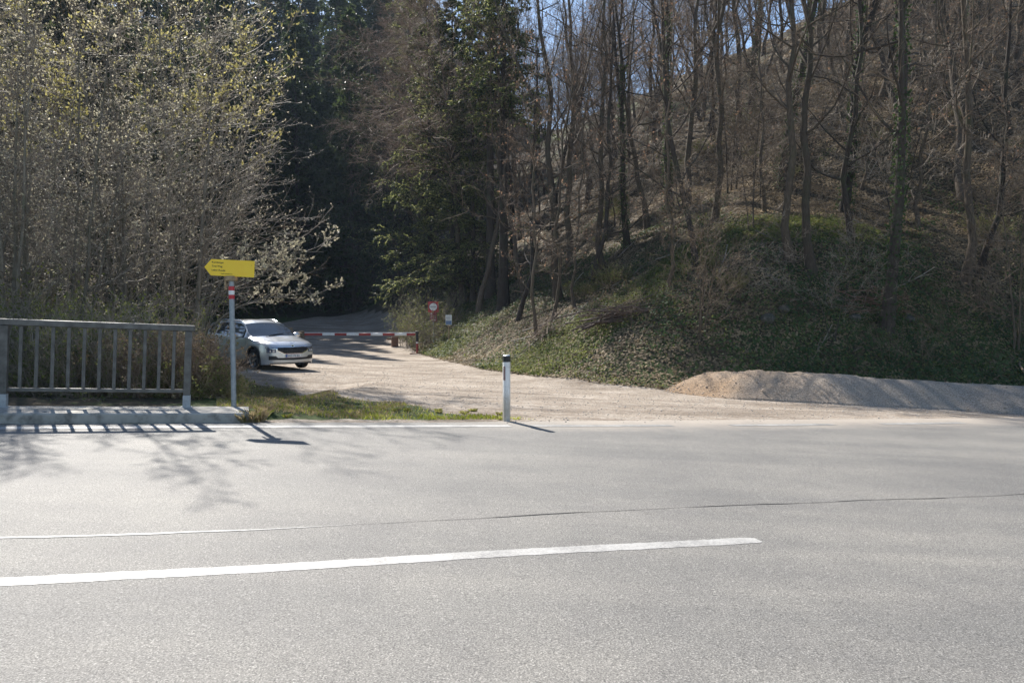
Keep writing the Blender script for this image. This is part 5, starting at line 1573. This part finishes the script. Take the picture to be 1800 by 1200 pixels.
# pebbles on gravel, debris on the road edge (one mass)
def pebbles(n, xr, yr, ok, smin, smax):
    x = rng.uniform(*xr, n); y = rng.uniform(*yr, n); m_ = ok(x, y); x, y = x[m_], y[m_]; n = len(x)
    s = rng.uniform(smin, smax, n) * rng.random(n) ** 1.5 + smin * 0.5
    oc = np.array([(1, 0, 0), (0, 1, 0), (-1, 0, 0), (0, -1, 0), (0, 0, .7), (0, 0, -.5)], float)
    V = oc[None] * s[:, None, None] * rng.uniform(0.6, 1.2, (n, 6, 1))
    a = rng.random(n) * 6.28; c_, s2 = np.cos(a), np.sin(a)
    V = np.stack([V[..., 0] * c_[:, None] - V[..., 1] * s2[:, None], V[..., 0] * s2[:, None] + V[..., 1] * c_[:, None], V[..., 2]], -1)
    V += np.stack([x, y, G(x, y) + s * 0.2], 1)[:, None]
    f = np.array([(0, 1, 4, 4), (1, 2, 4, 4), (2, 3, 4, 4), (3, 0, 4, 4), (1, 0, 5, 5), (2, 1, 5, 5), (3, 2, 5, 5), (0, 3, 5, 5)])
    f3 = f[:, :3]
    F = (f3[None] + (np.arange(n) * 6)[:, None, None]).reshape(-1, 3)
    return V.reshape(-1, 3), F
V, F = pebbles(26000, (-8, 14), (10, 30), lambda x, y: (gravel_d(x, y) > -0.3) & (uv_of(x, y)[1] > 10.35), 0.006, 0.022)
tag(link('loose_stones', mk_mesh('loose_stones', V, F, [varied('stone', [(0.3, (0.26, 0.23, 0.20)), (0.7, (0.58, 0.53, 0.47))], 3, 0.9, 0)])), kind='stuff')

ns_ = 1500
iu = rng.integers(0, nU - 1, ns_); jv_ = np.minimum((rng.random(ns_) ** 1.6 * nV * 0.6).astype(int), nV - 1)
fu, fv = rng.random((ns_, 1)), rng.random((ns_, 1))
hp = P[iu, jv_] * (1 - fu) * (1 - fv) + P[iu + 1, jv_] * fu * (1 - fv) + P[iu, jv_ + 1] * (1 - fu) * fv + P[iu + 1, jv_ + 1] * fu * fv
hp[:, :2] += rng.normal(0, 0.02, (ns_, 2)); foot = rng.random(ns_) < 0.35
hp[foot, 0] += rng.normal(0, 0.12, foot.sum()); hp[foot, 1] -= np.abs(rng.normal(0, 0.30, foot.sum())) * (jv_[foot] < 4)
hp[foot & (jv_ < 4), 2] = G(hp[foot & (jv_ < 4), 0], hp[foot & (jv_ < 4), 1])
s3 = rng.uniform(0.008, 0.03, ns_) * rng.random(ns_) ** 0.8 + 0.006
oc = np.array([(1, 0, 0), (0, 1, 0), (-1, 0, 0), (0, -1, 0), (0, 0, .8), (0, 0, -.6)], float)
Vh = hp[:, None] + oc[None] * s3[:, None, None] * rng.uniform(0.6, 1.25, (ns_, 6, 1))
Fh = (np.array([(0, 1, 4), (1, 2, 4), (2, 3, 4), (3, 0, 4), (1, 0, 5), (2, 1, 5), (3, 2, 5), (0, 3, 5)])[None] + (np.arange(ns_) * 6)[:, None, None]).reshape(-1, 3)
tag(link('heap_stones', mk_mesh('heap_stones', Vh.reshape(-1, 3), Fh, [varied('heap_stone', [(0.3, (0.24, 0.19, 0.14)), (0.7, (0.52, 0.44, 0.36))], 3, 0.9, 0)])), kind='stuff')

# fallen branches and brushwood ---------------------------------------------------
def sticks(seed, n, Lr, rr0, box, zspread, angsd, m_names, curve=0.1):
    g_ = np.random.default_rng(seed)
    c_ = np.stack([g_.uniform(-box[0], box[0], n), g_.uniform(-box[1], box[1], n), g_.random(n) ** 1.4 * zspread + 0.03], 1)
    L_ = g_.uniform(*Lr, n); a = g_.normal(0, angsd, n); el = g_.normal(0, 0.10, n)
    d = np.stack([np.cos(a) * np.cos(el), np.sin(a) * np.cos(el), np.sin(el)], 1)
    t = np.linspace(-0.5, 0.5, 7)
    P = c_[:, None] + d[:, None] * (L_[:, None] * t[None])[..., None]
    P[..., 2] += (g_.normal(0, curve, n)[:, None] * (t[None] ** 2)) * L_[:, None]
    P += np.cumsum(g_.normal(0, 0.012, P.shape), 1)
    R = (g_.uniform(*rr0, n))[:, None] * np.linspace(1, 0.45, 7)[None]
    q, rq = grow(g_, P, R, 3, 0.3, 0.95, 30, 0.35, 4, up=0.0, wig=0.12, rr=0.6, rmin=0.005)
    V, F, mi = join([(*tubes(P, R, 6), 0), (*tubes(q, rq, 4), 0)])
    return mk_mesh('branches', V, F, [M[m_names]], mi, smooth=True)
def slope_tilt(x, y, rz):
    e = 0.5; gx = float(G(x + e, y) - G(x - e, y)) / (2 * e); gy = float(G(x, y + e) - G(x, y - e)) / (2 * e)
    nrm = Vector((-gx, -gy, 1)).normalized(); xa = Vector((math.cos(rz), math.sin(rz), 0)); xa = (xa - nrm * xa.dot(nrm)).normalized(); ya = nrm.cross(xa)
    M4 = Matrix.Identity(4); M4.col[0][:3] = xa; M4.col[1][:3] = ya; M4.col[2][:3] = nrm; M4.translation = (x, y, float(G(x, y)))
    return M4
p = hit(1085, 566)
o = link('brushwood_pile', sticks(61, 46, (1.0, 2.6), (0.010, 0.026), (0.75, 0.4), 0.5, 0.2, 'brush'))
M4 = slope_tilt(p[0], p[1], 0.0); M4.col[2][:3] = (0, 0, 1); o.matrix_world = M4
tag(o, 'long pile of cut reddish brushwood lying across the lower slope', 'brushwood pile')
p = hit(1540, 540)
o = link('brushwood_pile', sticks(62, 26, (0.9, 2.2), (0.009, 0.02), (0.9, 0.5), 0.3, 0.5, 'rustred')); o.matrix_world = slope_tilt(p[0], p[1], 0.2)
tag(o, 'small scatter of brown brushwood at the foot of the thick lowest trunk', 'brushwood pile')
p = hit(960, 590)
o = link('brushwood_pile', sticks(63, 34, (0.7, 1.8), (0.007, 0.016), (0.8, 0.5), 0.4, 0.9, 'twig_red')); o.matrix_world = slope_tilt(p[0], p[1], 0.5)
tag(o, 'tangle of thin brown twigs around the feet of the front leaning saplings', 'brushwood pile')
fb = [sticks(70 + i, 1, (1.8, 3.2), (0.018, 0.035), (0.01, 0.01), 0.0, 0.05, mm, 0.25) for i, mm in enumerate(('twig', 'twig_pale', 'bark_c'))]
bl = []
k_ = 0
while k_ < 46:
    x, y = r.uniform(0, 22), r.uniform(19.5, 40)
    if float(hill_raw(x, y)) < 0.4 or abs(x) > 0.7 * y: continue
    k_ += 1
    o = link('fallen_branch', r.choice(fb)); o.matrix_world = slope_tilt(x, y, r.gauss(0, 0.7)) @ Matrix.Rotation(r.gauss(0, 0.12), 4, 'Y') @ Matrix.Scale(r.uniform(0.6, 1.2), 4)
    tag(o, 'pale fallen branch lying on the leaf-covered hillside', 'branch', 'fallen branches on the hillside')

# mossy rocks on the slope
def rock(seed):
    g_ = np.random.default_rng(seed); n = 14; m_ = 9
    th = np.linspace(0, 2 * math.pi, n, endpoint=False); ph = np.linspace(0.0, math.pi, m_)
    T_, P_ = np.meshgrid(th, ph)
    d = np.stack([np.cos(T_) * np.sin(P_), np.sin(T_) * np.sin(P_), np.cos(P_)], -1)
    k = g_.normal(0, 1, (7, 3)); rad = 1 + 0.16 * np.abs(np.sin(d @ k.T * 1.5)).sum(-1) / 2 - 0.1
    V = d * rad[..., None] * np.array([1, 0.7, 0.6]); V[0] = V[0].mean(0); V[-1] = V[-1].mean(0)
    i = (np.arange(m_ - 1)[:, None] * n + np.arange(n)[None]); j = np.arange(m_ - 1)[:, None] * n + (np.arange(n)[None] + 1) % n
    F = np.stack([i.ravel(), j.ravel(), (j + n).ravel(), (i + n).ravel()], 1)
    return mk_mesh('rock', V.reshape(-1, 3), F, [M['rock']])
rk_ = [rock(i) for i in range(3)]
for i, (px, py, s_, lab) in enumerate(((1232, 372, 0.45, 'dark mossy rock just right of the ridge crest trunks'), (1378, 545, 0.22, 'small grey stone low in the middle of the slope'), (1500, 560, 0.2, 'small grey stone left of the thick lowest trunk'),
                                (1350, 560, 0.25, 'grey stone on the grassy foot of the slope'), (1595, 560, 0.18, 'small tan stone right of the thick lowest trunk'))):
    p = hit(px, py); o = link('rock', rk_[i % 3], None, (p[0], p[1], float(G(p[0], p[1])) - 0.1 * s_)); o.scale = (s_,) * 3; o.rotation_euler = (0.1, 0.2, i * 1.3)
    tag(o, lab, 'rock')

# cut stumps behind the car
def stump_o(px, Y, h, r0, lab, tilt=0.0):
    x = X_(px, Y); o = empty('tree_stump', (x, Y, float(G(x, Y))), 0, label=lab, cat='stump'); o.rotation_euler = (0, tilt, 0)
    mb = MB(); k = 12
    g_ = random.Random(px)
    mb.tube([(0, 0, -0.2), (0, 0, 0.05), (0, 0, h * .5), (0.02, 0, h)], [r0 * 1.25, r0 * 1.1, r0, r0 * .96], k); mb.build('trunk', M['bark_c'], o, smooth=True)
    mb = MB(); mb.tube([(0.02, 0, h + 0.001), (0.02, 0, h + 0.012)], r0 * 0.9, k); mb.build('cut_face', M['wood'], o)
stump_o(487, 31, 0.75, 0.30, 'thick cut trunk end just above the roof of the parked car')
stump_o(503, 33, 1.0, 0.12, 'upright brown stake, leftmost of the row behind the parked car', 0.05)
stump_o(512, 33.4, 1.15, 0.12, 'upright brown stake, second of the row behind the parked car', -0.06)
stump_o(521, 33.2, 0.95, 0.13, 'upright brown stake, third of the row behind the parked car', 0.1)
stump_o(531, 33.8, 1.0, 0.13, 'upright brown stake, rightmost of the row behind the parked car', -0.04)

# air: thin haze between the trees of the valley
M['haze'] = bpy.data.materials.new('haze'); M['haze'].use_nodes = True
hn = M['haze'].node_tree; hn.nodes.remove(hn.nodes['Principled BSDF'])
pv = hn.nodes.new('ShaderNodeVolumePrincipled'); pv.inputs['Color'].default_value = (0.62, 0.78, 1.0, 1); pv.inputs['Density'].default_value = 0.0003; pv.inputs['Anisotropy'].default_value = 0.1
hn.links.new(pv.outputs[0], hn.nodes['Material Output'].inputs['Volume'])
mb = MB(); zt_ = float(PV[:, 2].max()) + 45; mb.box((-190, -60, float(PV[:, 2].min()) - 1.0), (210, 300, zt_))
tag(mb.build('haze', M['haze']), kind='stuff')
